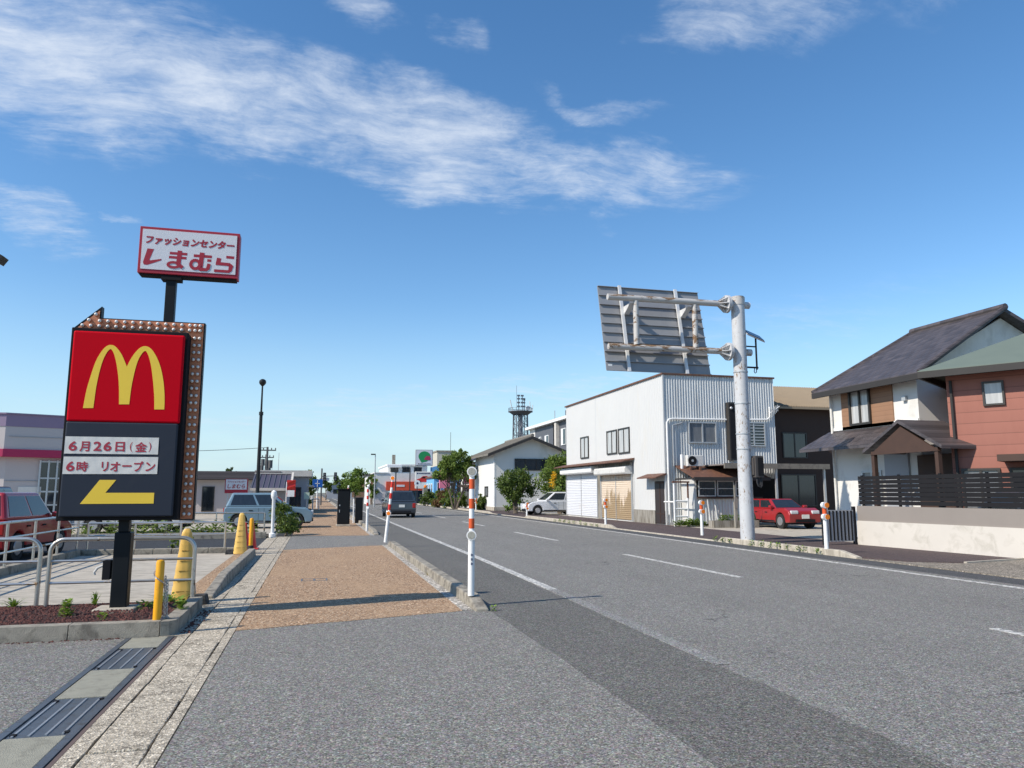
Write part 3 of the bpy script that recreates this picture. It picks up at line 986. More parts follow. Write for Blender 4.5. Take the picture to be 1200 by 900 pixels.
def chunk(x, y, z, s):
    a = rnd.uniform(0, 6.28)
    vs = []
    for i in range(5):
        t = a + i * 1.2566
        q = s * rnd.uniform(0.6, 1.15)
        vs.append((x + q * math.cos(t), y + q * math.sin(t), z + rnd.uniform(-.3, .2) * s))
    vs.append((x + rnd.uniform(-.3, .3) * s, y + rnd.uniform(-.3, .3) * s, z + s * rnd.uniform(.5, .95)))
    mb.add(vs, [(i, (i + 1) % 5, 5) for i in range(5)])


for i in range(5200):
    x = -1.6 - 4.4 * rnd.random() ** 0.9
    y = rnd.uniform(9.05, 10.9)
    chunk(x, y, 0.088 + 0.035 * math.sin((y - 9.03) / 1.9 * 3.14), rnd.uniform(0.010, 0.024))
for i in range(260):    # spill along the kerb foot and into the gutter
    if rnd.random() < 0.6:
        chunk(rnd.uniform(-4.2, -1.9), 8.83 - abs(rnd.gauss(0, 0.03)), 0.004, rnd.uniform(.006, .014))
    else:
        chunk(-1.37 + abs(rnd.gauss(0, .06)), rnd.uniform(8.95, 10.6), 0.006, rnd.uniform(.008, .02))
o = mb.build('mulch', M_mulch)
o['kind'] = 'stuff'
o['label'] = 'dark red lava mulch filling the planter under the pylon sign'


def tuft(mb, x, y, z, h, n, spread, w=0.010, r=random):
    for i in range(n):
        a = r.uniform(0, 6.28)
        lean = r.uniform(0.1, 0.9) * spread
        hh = h * r.uniform(0.5, 1.1)
        dx, dy = math.cos(a) * lean, math.sin(a) * lean
        px, py = -math.sin(a) * w, math.cos(a) * w
        mb.add([(x - px, y - py, z), (x + px, y + py, z), (x + dx * .5 + px, y + dy * .5 + py, z + hh * .65), (x + dx * .5 - px, y + dy * .5 - py, z + hh * .65), (x + dx, y + dy, z + hh)],
               [(0, 1, 2, 3), (3, 2, 4)])


def leafy(mb, x, y, z, h, n, rad, ls, r=random):
    for i in range(n):
        t = r.random()
        a = r.uniform(0, 6.28)
        q = rad * math.sqrt(r.random()) * (1.0 - 0.5 * t)
        c = Vector((x + q * math.cos(a), y + q * math.sin(a), z + h * (0.12 + 0.88 * t)))
        d = Vector((math.cos(a), math.sin(a), r.uniform(-.3, .9))).normalized()
        s = d.cross(Vector((0, 0, 1))).normalized() * ls * 0.42
        e = d * ls
        mb.add([c, c + e * .5 + s, c + e, c + e * .5 - s], [(0, 1, 2, 3)])


def weed(x, y, z, h, n, rad, ls, label, m=M_weed, grass=0):
    mb = MB()
    leafy(mb, x, y, z, h, n, rad, ls)
    if grass:
        tuft(mb, x, y, z, h, grass, rad * 2)
    o = mb.build('weed', m)
    return tag(o, label, 'weed')


weed(-2.70, 9.75, 0.09, 0.20, 170, 0.07, 0.045, 'bright green leafy weed standing tallest in the red mulch')
weed(-2.28, 9.55, 0.09, 0.08, 26, 0.04, 0.045, 'tiny green seedling in the mulch in front of the black sign post')
weed(-2.66, 10.75, 0.09, 0.17, 20, 0.05, 0.04, 'thin green sprig behind the mulch left of the black sign post', grass=14)
weed(-1.98, 10.2, 0.09, 0.10, 40, 0.14, 0.05, 'low olive weed at the right foot of the black sign post', grass=12)
weed(-1.5, 9.75, 0.13, 0.14, 26, 0.05, 0.07, 'leaning grassy weed on the kerb corner beside the yellow chain post', grass=26)
weed(-1.82, 10.86, 0.08, 0.10, 40, 0.25, 0.05, 'strip of short grass along the back edge of the red mulch', grass=60)
weed(-3.6, 10.85, 0.08, 0.12, 20, 0.12, 0.05, 'sparse grassy weed behind the mulch at the left fence posts', grass=26)
weed(2.23, 9.66, 0.0, 0.07, 20, 0.035, 0.04, 'small green weed at the tip of the near kerb end')
weed(2.0, 13.9, 0.0, 0.06, 14, 0.05, 0.035, 'sprig of grass in the pavement seam beside the near kerb', M_dry, grass=14)

# ------------------------------------------------------------------ the big pylon sign
sg = thing('pylon_sign', 'red and navy pylon sign with yellow M, date strips, arrow and bulb border', 'pylon sign', (-2.27, 10.22, 0.0))
mb = MB().box(-2.36, -2.175, 10.15, 10.33, 0.1, 1.02).box(-2.33, -2.21, 10.17, 10.31, 1.02, 1.2)
mb.build('post', M_black, sg, bevel=0.012)
MB().box(-2.52, -2.06, 10.03, 10.42, 0.03, 0.138).build('footing', M_concl, sg, bevel=0.02)
mb = MB().box(-2.985, -1.655, 10.06, 10.292, 1.165, 3.505)
mb.build('housing', M_blackm, sg, bevel=0.01)
face = MB().box(-2.945, -1.685, 10.0, 10.058, 2.345, 3.455)
fr = face.build('upper_panel', M_red, sg, bevel=0.022, seg=3)
MB().box(-2.945, -1.70, 10.0, 10.058, 1.21, 2.342).build('lower_panel', M_navy, sg, bevel=0.018, seg=3)
Mpts = [(-2.773, 2.505), (-2.75, 2.727), (-2.717, 2.902), (-2.675, 3.079), (-2.621, 3.205), (-2.57, 3.273), (-2.524, 3.292), (-2.468, 3.274), (-2.398, 3.188), (-2.352, 3.093), (-2.324, 3.029), (-2.29, 3.122), (-2.24, 3.214), (-2.188, 3.275), (-2.132, 3.296), (-2.066, 3.267), (-1.994, 3.162), (-1.937, 3.022), (-1.896, 2.845), (-1.874, 2.668), (-1.868, 2.513), (-1.982, 2.51), (-1.992, 2.665), (-2.015, 2.841), (-2.045, 3.017), (-2.077, 3.141), (-2.108, 3.214), (-2.132, 3.235), (-2.166, 3.199), (-2.208, 3.099), (-2.238, 2.938), (-2.258, 2.761), (-2.267, 2.565), (-2.381, 2.562), (-2.393, 2.739), (-2.414, 2.914), (-2.446, 3.071), (-2.477, 3.176), (-2.504, 3.228), (-2.525, 3.239), (-2.557, 3.199), (-2.595, 3.1), (-2.626, 2.941), (-2.648, 2.748), (-2.66, 2.509)]


def smooth_poly(P, fixed, it=3):
    """Catmull-Rom densified closed outline, keeping the listed corners sharp"""
    n = len(P)
    out = []
    for i in range(n):
        p0, p1, p2, p3 = P[i - 1], P[i], P[(i + 1) % n], P[(i + 2) % n]
        if i in fixed: p0 = p1
        if (i + 1) % n in fixed: p3 = p2
        for k in range(it):
            t = k / it
            f = lambda a, b_, c, d: 0.5 * (2 * b_ + (c - a) * t + (2 * a - 5 * b_ + 4 * c - d) * t * t + (3 * b_ - a - 3 * c + d) * t ** 3)
            out.append((f(p0[0], p1[0], p2[0], p3[0]), f(p0[1], p1[1], p2[1], p3[1])))
    return out


Mp = smooth_poly(Mpts, {0, 10, 20, 21, 32, 33, 44}, 3)
MB().prism(Mp, 'y', 9.9975, 10.0005).build('emblem', M_gold, fr, fix=True)
lp = [o for o in sg.children if o.name.startswith('lower_panel')][0]
MB().prism([(-2.722, 1.364), (-2.529, 1.648), (-2.35, 1.648), (-2.457, 1.495), (-1.918, 1.495), (-1.918, 1.366)], 'y', 9.9975, 10.0005).build('arrow', M_gold, lp, fix=True)


def paper(x0, x1, z0, z1, tilt):
    mb = MB()
    n, k = 40, 4
    vs = []
    for i in range(n + 1):
        for j in range(k + 1):
            x = x0 + (x1 - x0) * i / n
            z = z0 + (z1 - z0) * j / k + tilt * (x - x0)
            d = 0.004 + 0.0007 * math.sin(i * 1.9 + j) + 0.001 * math.sin(i * 0.77 - 2 * j)
            vs.append((x, 10.0 - d, z))
    mb.add(vs, [(i * (k + 1) + j, (i + 1) * (k + 1) + j, (i + 1) * (k + 1) + j + 1, i * (k + 1) + j + 1) for i in range(n) for j in range(k)])
    return mb


def notice(x0, x1, z0, z1, tilt, label, bits):
    p = thing('paper_notice', label, 'notice', ((x0 + x1) / 2, 10.0, z0), group='paper strips stuck on the pylon sign')
    paper(x0, x1, z0, z1, tilt).build('sheet', M_paper, p, smooth=True)
    for body, a, b_, za, zb, bold in bits:
        text_part('lettering', body, (a, 9.9943, za + tilt * (a - x0)), (b_ - a, 0, tilt * (b_ - a)), (0, 0, zb - za), M_redink, p, bold=bold, depth=0.0005, step=0.00015)
    return p


notice(-2.935, -1.906, 1.957, 2.162, 0.001, 'upper white paper strip with a red June date on the pylon sign',
       [('6', -2.892, -2.80, 1.99, 2.105, .03), ('月', -2.775, -2.665, 1.985, 2.105, .03), ('2', -2.625, -2.535, 1.992, 2.105, .03), ('6', -2.515, -2.425, 1.992, 2.105, .03), ('日', -2.385, -2.28, 1.988, 2.105, .03),
        ('(', -2.225, -2.195, 1.985, 2.105, 0), ('金', -2.165, -2.035, 1.985, 2.105, .03), (')', -2.015, -1.985, 1.985, 2.105, 0)])
notice(-2.935, -1.90, 1.715, 1.921, 0.006, 'lower white paper strip with red hour lettering above the yellow arrow',
       [('6', -2.90, -2.81, 1.748, 1.865, .03), ('時', -2.79, -2.665, 1.745, 1.865, .03), ('リ', -2.52, -2.445, 1.748, 1.862, .03), ('オ', -2.425, -2.315, 1.745, 1.862, .03), ('ー', -2.295, -2.19, 1.802, 1.822, .03), ('プ', -2.165, -2.06, 1.745, 1.868, .03), ('ン', -2.035, -1.925, 1.748, 1.858, .03)])
# bulb border: an arrow-headed ribbon behind the housing
rib = [(-3.06, 3.525), (-2.735, 3.84), (-2.735, 3.69), (-1.50, 3.69), (-1.50, 1.155), (-1.72, 1.155), (-1.72, 3.46)]
MB().prism(rib, 'y', 10.31, 10.42).build('border_back', M_black, sg, fix=True)
ri = [(-3.0, 3.54), (-2.752, 3.783), (-2.752, 3.675), (-1.515, 3.675), (-1.515, 1.17), (-1.70, 1.17), (-1.70, 3.49)]
bd = MB().prism(ri, 'y', 10.295, 10.308).build('border_face', M_copper, sg, fix=True)
spots = [(-2.787, 3.725), (-2.862, 3.648), (-2.93, 3.577)]
for i in range(13):
    x = -2.835 + i * 0.0965
    spots.append((x, 3.577))
    if i: spots.append((x, 3.642))
spots += [(-1.612, 3.642), (-1.552, 3.642), (-1.612, 3.577), (-1.552, 3.577)]
for i in range(25):
    z = 3.475 - i * 0.0935
    spots += [(-1.612, z), (-1.552, z)]
bulbs = []
ms, mk = MB(), MB()
for (x, z) in spots[:100]:
    b0 = None
    if not bulbs:
        q = MB()
        q.cyl((x, 10.295, z), (x, 10.280, z), 0.026, 0.024, n=10)
        b0 = q.build('bulb', M_socket, sg)
        q = MB().sphere((x, 10.262, z), 0.0205, 10, 7)
        q.build('lamp_globe', M_bulb, b0, smooth=True)
        bulbs.append(((x, z), b0))
    else:
        (bx, bz), src = bulbs[0]
        c = copy_tree(src, sg)
        c.location = (x - bx, 0, z - bz)
MB().box(-2.40, -2.20, 10.27, 10.41, 0.42, 0.72).build('switch_box', M_blackm, sg) if False else None
mb = MB().box(-2.47, -2.38, 10.17, 10.31, 0.46, 0.69)
sb = mb.build('switch_box', M_blackm, sg, bevel=0.006)
MB().tube([(-2.46, 10.22, 0.63), (-2.53, 10.20, 0.60), (-2.56, 10.19, 0.55), (-2.55, 10.19, 0.52)], 0.014).build('cable', M_whited, sb)

# ------------------------------------------------------------------ tall store pole sign behind it
ts = thing('store_sign', 'red framed white store sign with slanted Japanese lettering high on a dark pole', 'pole sign', (-8.53, 45.4, 0))
MB().box(-8.80, -8.27, 45.15, 45.65, 0, 13.75).build('pole', M_black, ts, bevel=0.03)
pn = MB().box(-10.30, -4.93, 45.0, 45.8, 13.80, 16.52)
cab = pn.build('cabinet', M_shred, ts, bevel=0.02)
MB().box(-10.20, -5.03, 45.1, 45.75, 13.70, 13.798).build('base_tray', M_blackm, cab)
MB().box(-9.05, -8.0, 45.05, 45.75, 13.5, 13.70).build('bracket', M_blackm, ts)
wp = MB().box(-10.15, -5.08, 44.97, 44.998, 14.02, 16.36).build('face', M_shwhite, cab)


def ribbon(mb, pts, w, y0, d=0.004):
    """thick stroke through 2D points (x, z) on a plane facing -Y"""
    n = len(pts)
    L, Rr = [], []
    for i, (x, z) in enumerate(pts):
        a = pts[max(i - 1, 0)]; c = pts[min(i + 1, n - 1)]
        t = Vector((c[0] - a[0], c[1] - a[1])).normalized()
        nx, nz = -t.y * w / 2, t.x * w / 2
        k = 1.0
        if 0 < i < n - 1:
            t1 = Vector((x - a[0], z - a[1])).normalized()
            k = min(1.5, 1 / max(0.5, t.dot(t1)))
        L.append((x + nx * k, z + nz * k)); Rr.append((x - nx * k, z - nz * k))
    for i in range(n - 1):
        mb.prism([L[i], L[i + 1], Rr[i + 1], Rr[i]], 'y', y0 - d - i * 0.0006, y0)
    return mb


def ell(cx, cz, rx, rz, a0=0, a1=360, n=16, sh=0.0):
    return [(cx + rx * math.cos(R(a0 + (a1 - a0) * i / n)) + sh * rz * math.sin(R(a0 + (a1 - a0) * i / n)), cz + rz * math.sin(R(a0 + (a1 - a0) * i / n))) for i in range(n + 1)]


yf = 44.968
mb = MB()   # shi
mb.prism([(-9.84, 15.22), (-9.50, 15.20), (-9.70, 14.56), (-9.66, 14.53), (-9.08, 14.66), (-9.08, 14.57), (-9.80, 14.25), (-9.98, 14.27), (-10.03, 14.40)], 'y', yf - .005, yf)
mb.build('lettering', M_shred, cab, fix=True)
mb = MB()   # ma
ribbon(mb, [(-8.66, 15.04), (-7.73, 15.04)], .15, yf)
ribbon(mb, [(-8.69, 14.80), (-7.76, 14.80)], .15, yf)
ribbon(mb, [(-8.13, 15.22), (-8.17, 14.36)], .24, yf - .005)
ribbon(mb, ell(-8.42, 14.36, .30, .15), .14, yf - .010)
ribbon(mb, [(-8.19, 14.42), (-7.93, 14.22)], .2, yf - .016)
mb.build('lettering', M_shred, cab, fix=True)
mb = MB()   # mu
ribbon(mb, [(-7.38, 14.99), (-6.40, 14.99)], .16, yf)
ribbon(mb, [(-6.93, 15.20), (-6.99, 14.30)], .25, yf - .005)
ribbon(mb, ell(-7.27, 14.47, .24, .25), .17, yf - .010)
ribbon(mb, [(-7.06, 14.26), (-6.98, 14.20), (-6.66, 14.20), (-6.58, 14.28), (-6.53, 14.56)], .18, yf - .016)
ribbon(mb, [(-6.64, 14.76), (-6.42, 14.76)], .15, yf)
mb.build('lettering', M_shred, cab, fix=True)
mb = MB()   # ra
ribbon(mb, [(-5.62, 15.04), (-5.19, 15.03)], .16, yf)
ribbon(mb, [(-6.0, 14.95), (-6.05, 14.63)], .24, yf)
ribbon(mb, [(-6.17, 14.62), (-5.42, 14.60), (-5.33, 14.52), (-5.38, 14.24), (-5.46, 14.19)], .19, yf - .005)
ribbon(mb, [(-6.24, 14.18), (-5.40, 14.18)], .16, yf - .010)
mb.build('lettering', M_shred, cab, fix=True)
text_part('lettering', 'ファッションセンター', (-9.95, 44.965, 15.50), (4.75, 0, -0.02), (0.0, 0, 0.50), M_shred, cab, bold=0.055, shear=0.18, depth=0.002, step=0.0012)

# ------------------------------------------------------------------ pipe guard rails by the planter
def pipe_rail(name, label, x0, x1, y, z0, h, rails, group, r=0.027, rc=0.16, m=M_steel, closed=True):
    t = thing(name, label, 'guard rail', ((x0 + x1) / 2, y, z0), group=group)
    pts = [(x0, y, z0)]
    for i in range(7):
        a = math.pi - i * math.pi / 12
        pts.append((x0 + rc + rc * math.cos(a), y, z0 + h - rc + rc * math.sin(a)))
    for i in range(7):
        a = math.pi / 2 - i * math.pi / 12
        pts.append((x1 - rc + rc * math.cos(a), y, z0 + h - rc + rc * math.sin(a)))
    pts.append((x1, y, z0))
    MB().tube(pts, r, 10).build('frame', m, t, smooth='auto')
    for zz in rails:
        MB().cyl((x0, y, z0 + zz), (x1, y, z0 + zz), r * 0.62, n=8).build('crossbar', m, t, smooth='auto')
    return t


G1 = 'pipe guard rails behind the red mulch planter'
pipe_rail('guard_rail', 'steel pipe guard rail cut by the left frame edge behind the mulch', -5.4, -3.345, 10.82, 0.05, 0.87, (0.59, 0.32), G1)
pipe_rail('guard_rail', 'steel pipe guard rail passing behind the black sign post', -3.235, -1.535, 10.82, 0.05, 0.86, (0.59, 0.32), G1)

# lot fence: running away along the slab, then across behind it
def rail_fence(label, pts, posts_every, h, rails, z0, group):
    t = thing('railing', label, 'railing', (pts[0][0], pts[0][1], z0), group=group)
    for (xa, ya), (xb, yb) in zip(pts[:-1], pts[1:]):
        L = math.hypot(xb - xa, yb - ya)
        n = max(1, round(L / posts_every))
        for i in range(n + 1):
            x, y = xa + (xb - xa) * i / n, ya + (yb - ya) * i / n
            MB().cyl((x, y, z0), (x, y, z0 + h), 0.026, n=8).build('post', M_steel, t, smooth='auto')
        for zz in rails:
            MB().cyl((xa, ya, z0 + zz), (xb, yb, z0 + zz), 0.019 if zz < h - .02 else 0.027, n=8).build('rail', M_steel, t, smooth='auto')
    return t


rail_fence('low steel railing running back along the slab beside the dark car park', [(-5.49, 11.6), (-5.49, 20.2)], 1.45, 0.80, (0.8, 0.52, 0.26), 0.15, 'steel railings of the car park')
rail_fence('steel railing along the far kerb at the back of the concrete slab', [(-5.3, 20.33), (-2.2, 20.33)], 1.0, 0.62, (0.62, 0.33), 0.14, 'steel railings of the car park')
rail_fence('long pale railing across the planting strip beyond the dark lane', [(-16, 27.9), (-1.75, 27.9)], 1.6, 0.75, (0.75, 0.42), 0.05, 'steel railings of the car park')

# ------------------------------------------------------------------ yellow cones, posts and blocks
def guard_cone(label, x, y, rz):
    t = thing('guard_cone', label, 'tall cone', (x, y, 0.0), rz, 'tall yellow guard cones', world=False)
    n, lv = 16, 26
    vs, fs = [], []
    for j in range(lv + 1):
        f = j / lv
        z = 0.02 + 0.98 * f
        hx = 0.165 * (1 - f) + 0.060 * f
        hy = 0.14 * (1 - f) + 0.045 * f
        if f > 0.93:
            k = math.sqrt(max(0.0, 1 - ((f - 0.93) / 0.075) ** 2))
            hx *= 0.25 + 0.75 * k; hy *= 0.25 + 0.75 * k
        if j % 4 == 2 and 1 < j < 20:
            hx *= 0.965; hy *= 0.965
        for i in range(n):
            a = 2 * math.pi * (i + 0.5) / n
            ca, sa = math.cos(a), math.sin(a)
            sq = 1 / max(abs(ca), abs(sa))
            e = 0.45 + 0.55 * min(1.0, sq)
            q = (abs(ca) ** 5 + abs(sa) ** 5) ** (-0.2)
            vs.append((hx * ca * q, hy * sa * q, z))
    for j in range(lv):
        for i in range(n):
            fs.append((j * n + i, j * n + (i + 1) % n, (j + 1) * n + (i + 1) % n, (j + 1) * n + i))
    fs.append(tuple(range(lv * n, lv * n + n)))
    mb = MB(); mb.add(vs, fs)
    mb.build('body', M_cone, t, smooth='auto')
    mb = MB()
    for j in range(5):
        z = 0.16 + j * 0.135
        hx = 0.165 * (1 - z) + 0.048 * z
        hy = 0.14 * (1 - z) + 0.045 * z
        mb.box(-hx * 0.62, hx * 0.1, -hy - 0.003, -hy + 0.02, z, z + 0.010)
        mb.box(hx * 0.22, hx * 0.7, -hy - 0.003, -hy + 0.02, z + 0.002, z + 0.008)
    mb.build('groove', mat('cone_groove', (0.42, 0.24, 0.05), 0.7) if 'cone_groove' not in MATS else MATS['cone_groove'], t)
    mb = MB()
    vs = []
    for j in range(9):
        z = 0.12 + j * 0.105
        hx = 0.165 * (1 - z) + 0.048 * z
        vs += [(hx + 0.006, -0.05 * (1 - z) - 0.012, z), (hx + 0.006, 0.06 * (1 - z) + 0.012, z)]
    mb.add(vs, [(2 * i, 2 * i + 1, 2 * i + 3, 2 * i + 2) for i in range(8)])
    mb.build('reflective_strip', M_whited, t)
    return t


guard_cone('tall yellow guard cone behind the chained yellow post and rail end', -1.735, 11.42, R(6))
guard_cone('tall yellow guard cone at the far end of the low kerb, beside red cones', -1.78, 19.85, R(4))


def chain(mb, pts, r=0.017, w=0.004):
    for i in range(len(pts) - 1):
        a, b_ = Vector(pts[i]), Vector(pts[i + 1])
        d = (b_ - a)
        n = max(1, int(d.length / (r * 1.5)))
        for k in range(n):
            c = a + d * ((k + .5) / n)
            t = d.normalized()
            s = (t.orthogonal() if k % 2 else t.cross(t.orthogonal())).normalized()
            ring = [c + t * (r * math.cos(q)) + s * (r * .6 * math.sin(q)) for q in [j * math.pi / 4 for j in range(9)]]
            mb.tube(ring, w, 5)


yb = thing('chain_post', 'yellow post wrapped in steel chain on the planter kerb corner', 'bollard', (-1.62, 9.02, 0.14))
MB().lathe([(0.044, 0), (0.044, 0.60), (0.036, 0.625), (0.012, 0.632)], (-1.62, 9.02, 0.145), 16).build('post', M_ypost, yb, smooth='auto')
mb = MB()
hel = [(-1.62 + 0.055 * math.cos(a * .55 + 2.2), 9.02 + 0.055 * math.sin(a * .55 + 2.2), 0.67 - a * 0.021) for a in range(0, 12)]
chain(mb, hel)
chain(mb, [(-1.565, 9.05, 0.60), (-1.560, 9.05, 0.16)], 0.02, 0.005)
chain(mb, [(-1.545, 9.06, 0.55), (-1.535, 9.07, 0.155)], 0.02, 0.005)
chain(mb, [(-1.58, 9.0, 0.16), (-1.52, 9.1, 0.16), (-1.55, 9.14, 0.17), (-1.6, 9.12, 0.16)], 0.02, 0.005)
mb.build('chain', M_chain, yb)
fb = thing('chain_post', 'far yellow post standing right of the red cones', 'bollard', (-1.58, 20.3, 0.0))
MB().lathe([(0.05, 0), (0.05, 0.82), (0.04, 0.85), (0.012, 0.86)], (-1.58, 20.3, 0.0), 12).build('post', M_ypost, fb, smooth='auto')
MB().lathe([(0.075, 0), (0.075, 0.16), (0.06, 0.18)], (-1.58, 20.3, 0.0), 12).build('base', M_rubber, fb, smooth='auto')


def small_cone(label, x, y, h=0.7):
    t = thing('traffic_cone', label, 'traffic cone', (x, y, 0), group='red cones behind the far yellow cone')
    MB().lathe([(0.14, 0.02), (0.03, h * .97), (0.018, h)], (x, y, 0), 14).build('body', M_redc, t, smooth='auto')
    MB().box(x - .19, x + .19, y - .19, y + .19, 0, 0.03).build('base', M_redc, t, bevel=.008)


small_cone('bright red traffic cone just right of the far yellow guard cone', -1.80, 21.2, 0.72)
small_cone('dark red traffic cone touching the far yellow post', -1.66, 21.6, 0.78)
bl = MB().hexa([(-1.66, 11.12, 0), (-1.39, 11.15, 0), (-1.38, 11.36, 0), (-1.66, 11.34, 0)], [(-1.63, 11.15, .13), (-1.42, 11.17, .13), (-1.41, 11.33, .13), (-1.63, 11.31, .13)]).build('rubber_block', M_rubber, bevel=.012)
tag(bl, 'black rubber block between the planter corner and the low kerb', 'block')
bl = MB().hexa([(-2.12, 19.72, 0), (-1.86, 19.74, 0), (-1.86, 20.05, 0), (-2.12, 20.02, 0)], [(-2.1, 19.75, .12), (-1.88, 19.77, .12), (-1.88, 20.02, .12), (-2.1, 20.0, .12)]).build('rubber_block', M_rubber, bevel=.012)
tag(bl, 'black rubber block left of the far yellow guard cone', 'block')

# ------------------------------------------------------------------ snow poles along the near kerb
def snow_pole(label, x, y, h, lean, red, refl, face, group='striped snow poles on the near kerb', low=0.75, sm=1.0):
    t = thing('snow_pole', label, 'snow pole', (x, y, 0.14), 0, group, world=False)
    t.rotation_euler = lean
    r = 0.044
    MB().cyl((0, 0, 0), (0, 0, low + .08), r, n=16).build('lower_tube', M_white, t, smooth='auto')
    MB().cyl((0, 0, low + .08), (0, 0, h - .03), r * .8, n=16).build('upper_tube', M_white, t, smooth='auto')
    hh = (h - low - .25) / 5
    for k in range(3):
        z = low + .13 + 2 * k * hh
        MB().cyl((0, 0, z), (0, 0, z + hh), r * .8 + .003, n=16).build('band', red, t, smooth='auto')
    for z in (low + .04, h - .02):
        a = MB().cyl((0.0, -.05 * face, z), (0, -.018 * face, z), .066, n=22).cyl((0, -.018 * face, z), (0, .03 * face, z), .052, .045, n=22)
        q = a.build('reflector', M_white, t, smooth='auto')
        MB().cyl((0, -.054 * face, z), (0, -.0505 * face, z), .051, n=22).build('reflector_disc', refl, q)
    return t


sp = snow_pole('white pole with orange bands and grey round reflectors on the nearest kerb end', 2.03, 10.11, 1.66, (0, 0, R(-14)), M_orange, M_grefl, 1)
mb = MB()
for k, (w, hh) in enumerate(((.02, .03), (.024, .034), (.022, .03))):
    z = .52 - k * .058
    mb.box(-.004, .014, -.0475, -.0445, z, z + .008).box(.006, .022, -.046, -.041, z + .016, z + .024).box(-.004, .004, -.0475, -.044, z + .008, z + .03).box(.018, .024, -.0455, -.038, z, z + .016)
mb.build('print', M_mark, sp)
snow_pole('leaning snow pole with orange round reflectors beside the side street', 1.86, 21.3, 1.78, (0, R(5.5), R(-14)), M_redc, M_orefl, 1)
snow_pole('slim red and white snow pole in front of the dark posts', 1.76, 27.75, 1.60, (0, R(-1), R(80)), M_redc, M_whited, 1)
snow_pole('most distant red and white snow pole, half hidden by the dark boxes', 1.72, 45, 1.72, (0, 0, R(80)), M_redc, M_whited, 1)


def delineator(label, x, y, h, orange=True, z=.14):
    t = thing('delineator_post', label, 'road post', (x, y, z), 0, 'reflector posts on the far kerb', world=False)
    MB().cyl((0, 0, 0), (0, 0, h - .02), .05, .045, n=14).build('post', M_white, t, smooth='auto')
    for zz in (h - .33, h - .05):
        q = MB().cyl((-.02, -.06, zz), (-.02, .02, zz), .075, n=18).build('reflector', M_white, t, smooth='auto')
        MB().cyl((.03, -.07, zz), (.03, -.061, zz), .062, n=18).build('reflector_disc', M_orefl, q)
    MB().cyl((0, 0, h - .27), (0, 0, h - .11), .052, n=14).build('band', M_orange, t, smooth='auto')
    return t


delineator('white post with orange reflectors on the kerb just left of the big steel mast', 11.98, 22.2, 1.08)
delineator('white post with orange reflectors in front of the tan shutter', 11.98, 30.6, 1.08)
delineator('white post with an orange tip at the near kerb end, before the white wall', 12.0, 16.1, 1.1)
delineator('small white post at the far kerb end below the parked white car', 11.98, 43.2, .75)
delineator('most distant white road post, below the shrubs by the blue building', 11.98, 58, .9)

# ------------------------------------------------------------------ black boxes on the near kerb, lamp, small posts
c1 = thing('control_cabinet', 'black roadside cabinet on a concrete base, standing on the pebble pavement', 'cabinet', (1.16, 34.9, 0))
MB().box(.86, 1.46, 34.6, 35.2, 0, .10).build('base', M_concl, c1, bevel=.015)
cbm = MB().box(.89, 1.43, 34.63, 35.17, .10, 1.62).build('body', M_blackm, c1, bevel=.015)
MB().box(.93, 1.39, 34.612, 34.628, .16, 1.55).build('door', M_black, c1, bevel=.006)
mb = MB().box(.96, .99, 34.595, 34.611, .62, .74).box(.955, 1.0, 34.6, 34.611, .9, .96)
mb.build('handle', M_alu, c1)
MB().box(.85, 1.47, 34.59, 35.21, 1.62, 1.66).build('lid', M_black, c1, bevel=.01)
c2 = thing('control_cabinet', 'slim dark cabinet with a white pipe, standing right at the kerb', 'cabinet', (2.0, 38, 0))
MB().box(1.83, 2.18, 37.9, 38.3, .0, 1.25).build('body', M_blackm, c2, bevel=.012)
MB().box(1.86, 2.15, 37.888, 37.899, .2, 1.2).build('door', M_black, c2)
MB().cyl((1.74, 37.9, 0), (1.74, 37.9, 1.2), .03, n=8).build('conduit', M_white, c2, smooth='auto')

lp_ = thing('street_lamp', 'slender black park lamp with a round head left of the road', 'street lamp', (-2.55, 35, 0))
MB().cyl((-2.55, 35, 0), (-2.55, 35, 3.4), .085, .08, n=12).cyl((-2.55, 35, 3.4), (-2.55, 35, 4.98), .075, .07, n=12).build('pole', M_lampb, lp_, smooth='auto')
MB().cyl((-2.55, 35, 4.98), (-2.55, 35, 6.25), .045, .035, n=10).cyl((-2.55, 35, 4.9), (-2.55, 35, 5.05), .095, n=12).build('upper_pole', M_lampb, lp_, smooth='auto')
MB().lathe([(.04, 0), (.13, .10), (.155, .17), (.14, .26), (.08, .31), (.02, .33)], (-2.55, 35, 6.2), 14).build('lamp_head', M_lampb, lp_, smooth='auto')
cl = thing('car_park_lamp', 'dark lamp head whose tip enters the picture at the left edge', 'lamp', (-22.2, 36, 0))
MB().cyl((-22.2, 36, 0), (-22.2, 36, 14.7), .16, .10, n=10).build('pole', M_lampb, cl, smooth='auto')
MB().tube([(-22.2, 36, 14.6), (-19.8, 36, 14.7), (-16.2, 36, 13.05)], .07, 8).build('arm', M_lampb, cl, smooth='auto')
MB().hexa([(-16.5, 35.7, 12.81), (-13.65, 35.7, 11.28), (-13.65, 36.3, 11.28), (-16.5, 36.3, 12.81)], [(-16.38, 35.7, 13.2), (-13.47, 35.7, 11.58), (-13.47, 36.3, 11.58), (-16.38, 36.3, 13.2)]).build('lamp_head', M_lampb, cl)
wp_ = thing('white_post', 'white bollard post with a rounded head at the car park corner', 'bollard', (-1.42, 26.9, 0))
MB().lathe([(.11, 0), (.11, .12), (.055, .16), (.055, 1.25), (.085, 1.32), (.10, 1.42), (.085, 1.52), (.03, 1.57)], (-1.42, 26.9, 0.0), 14).build('post', M_white, wp_, smooth='auto')

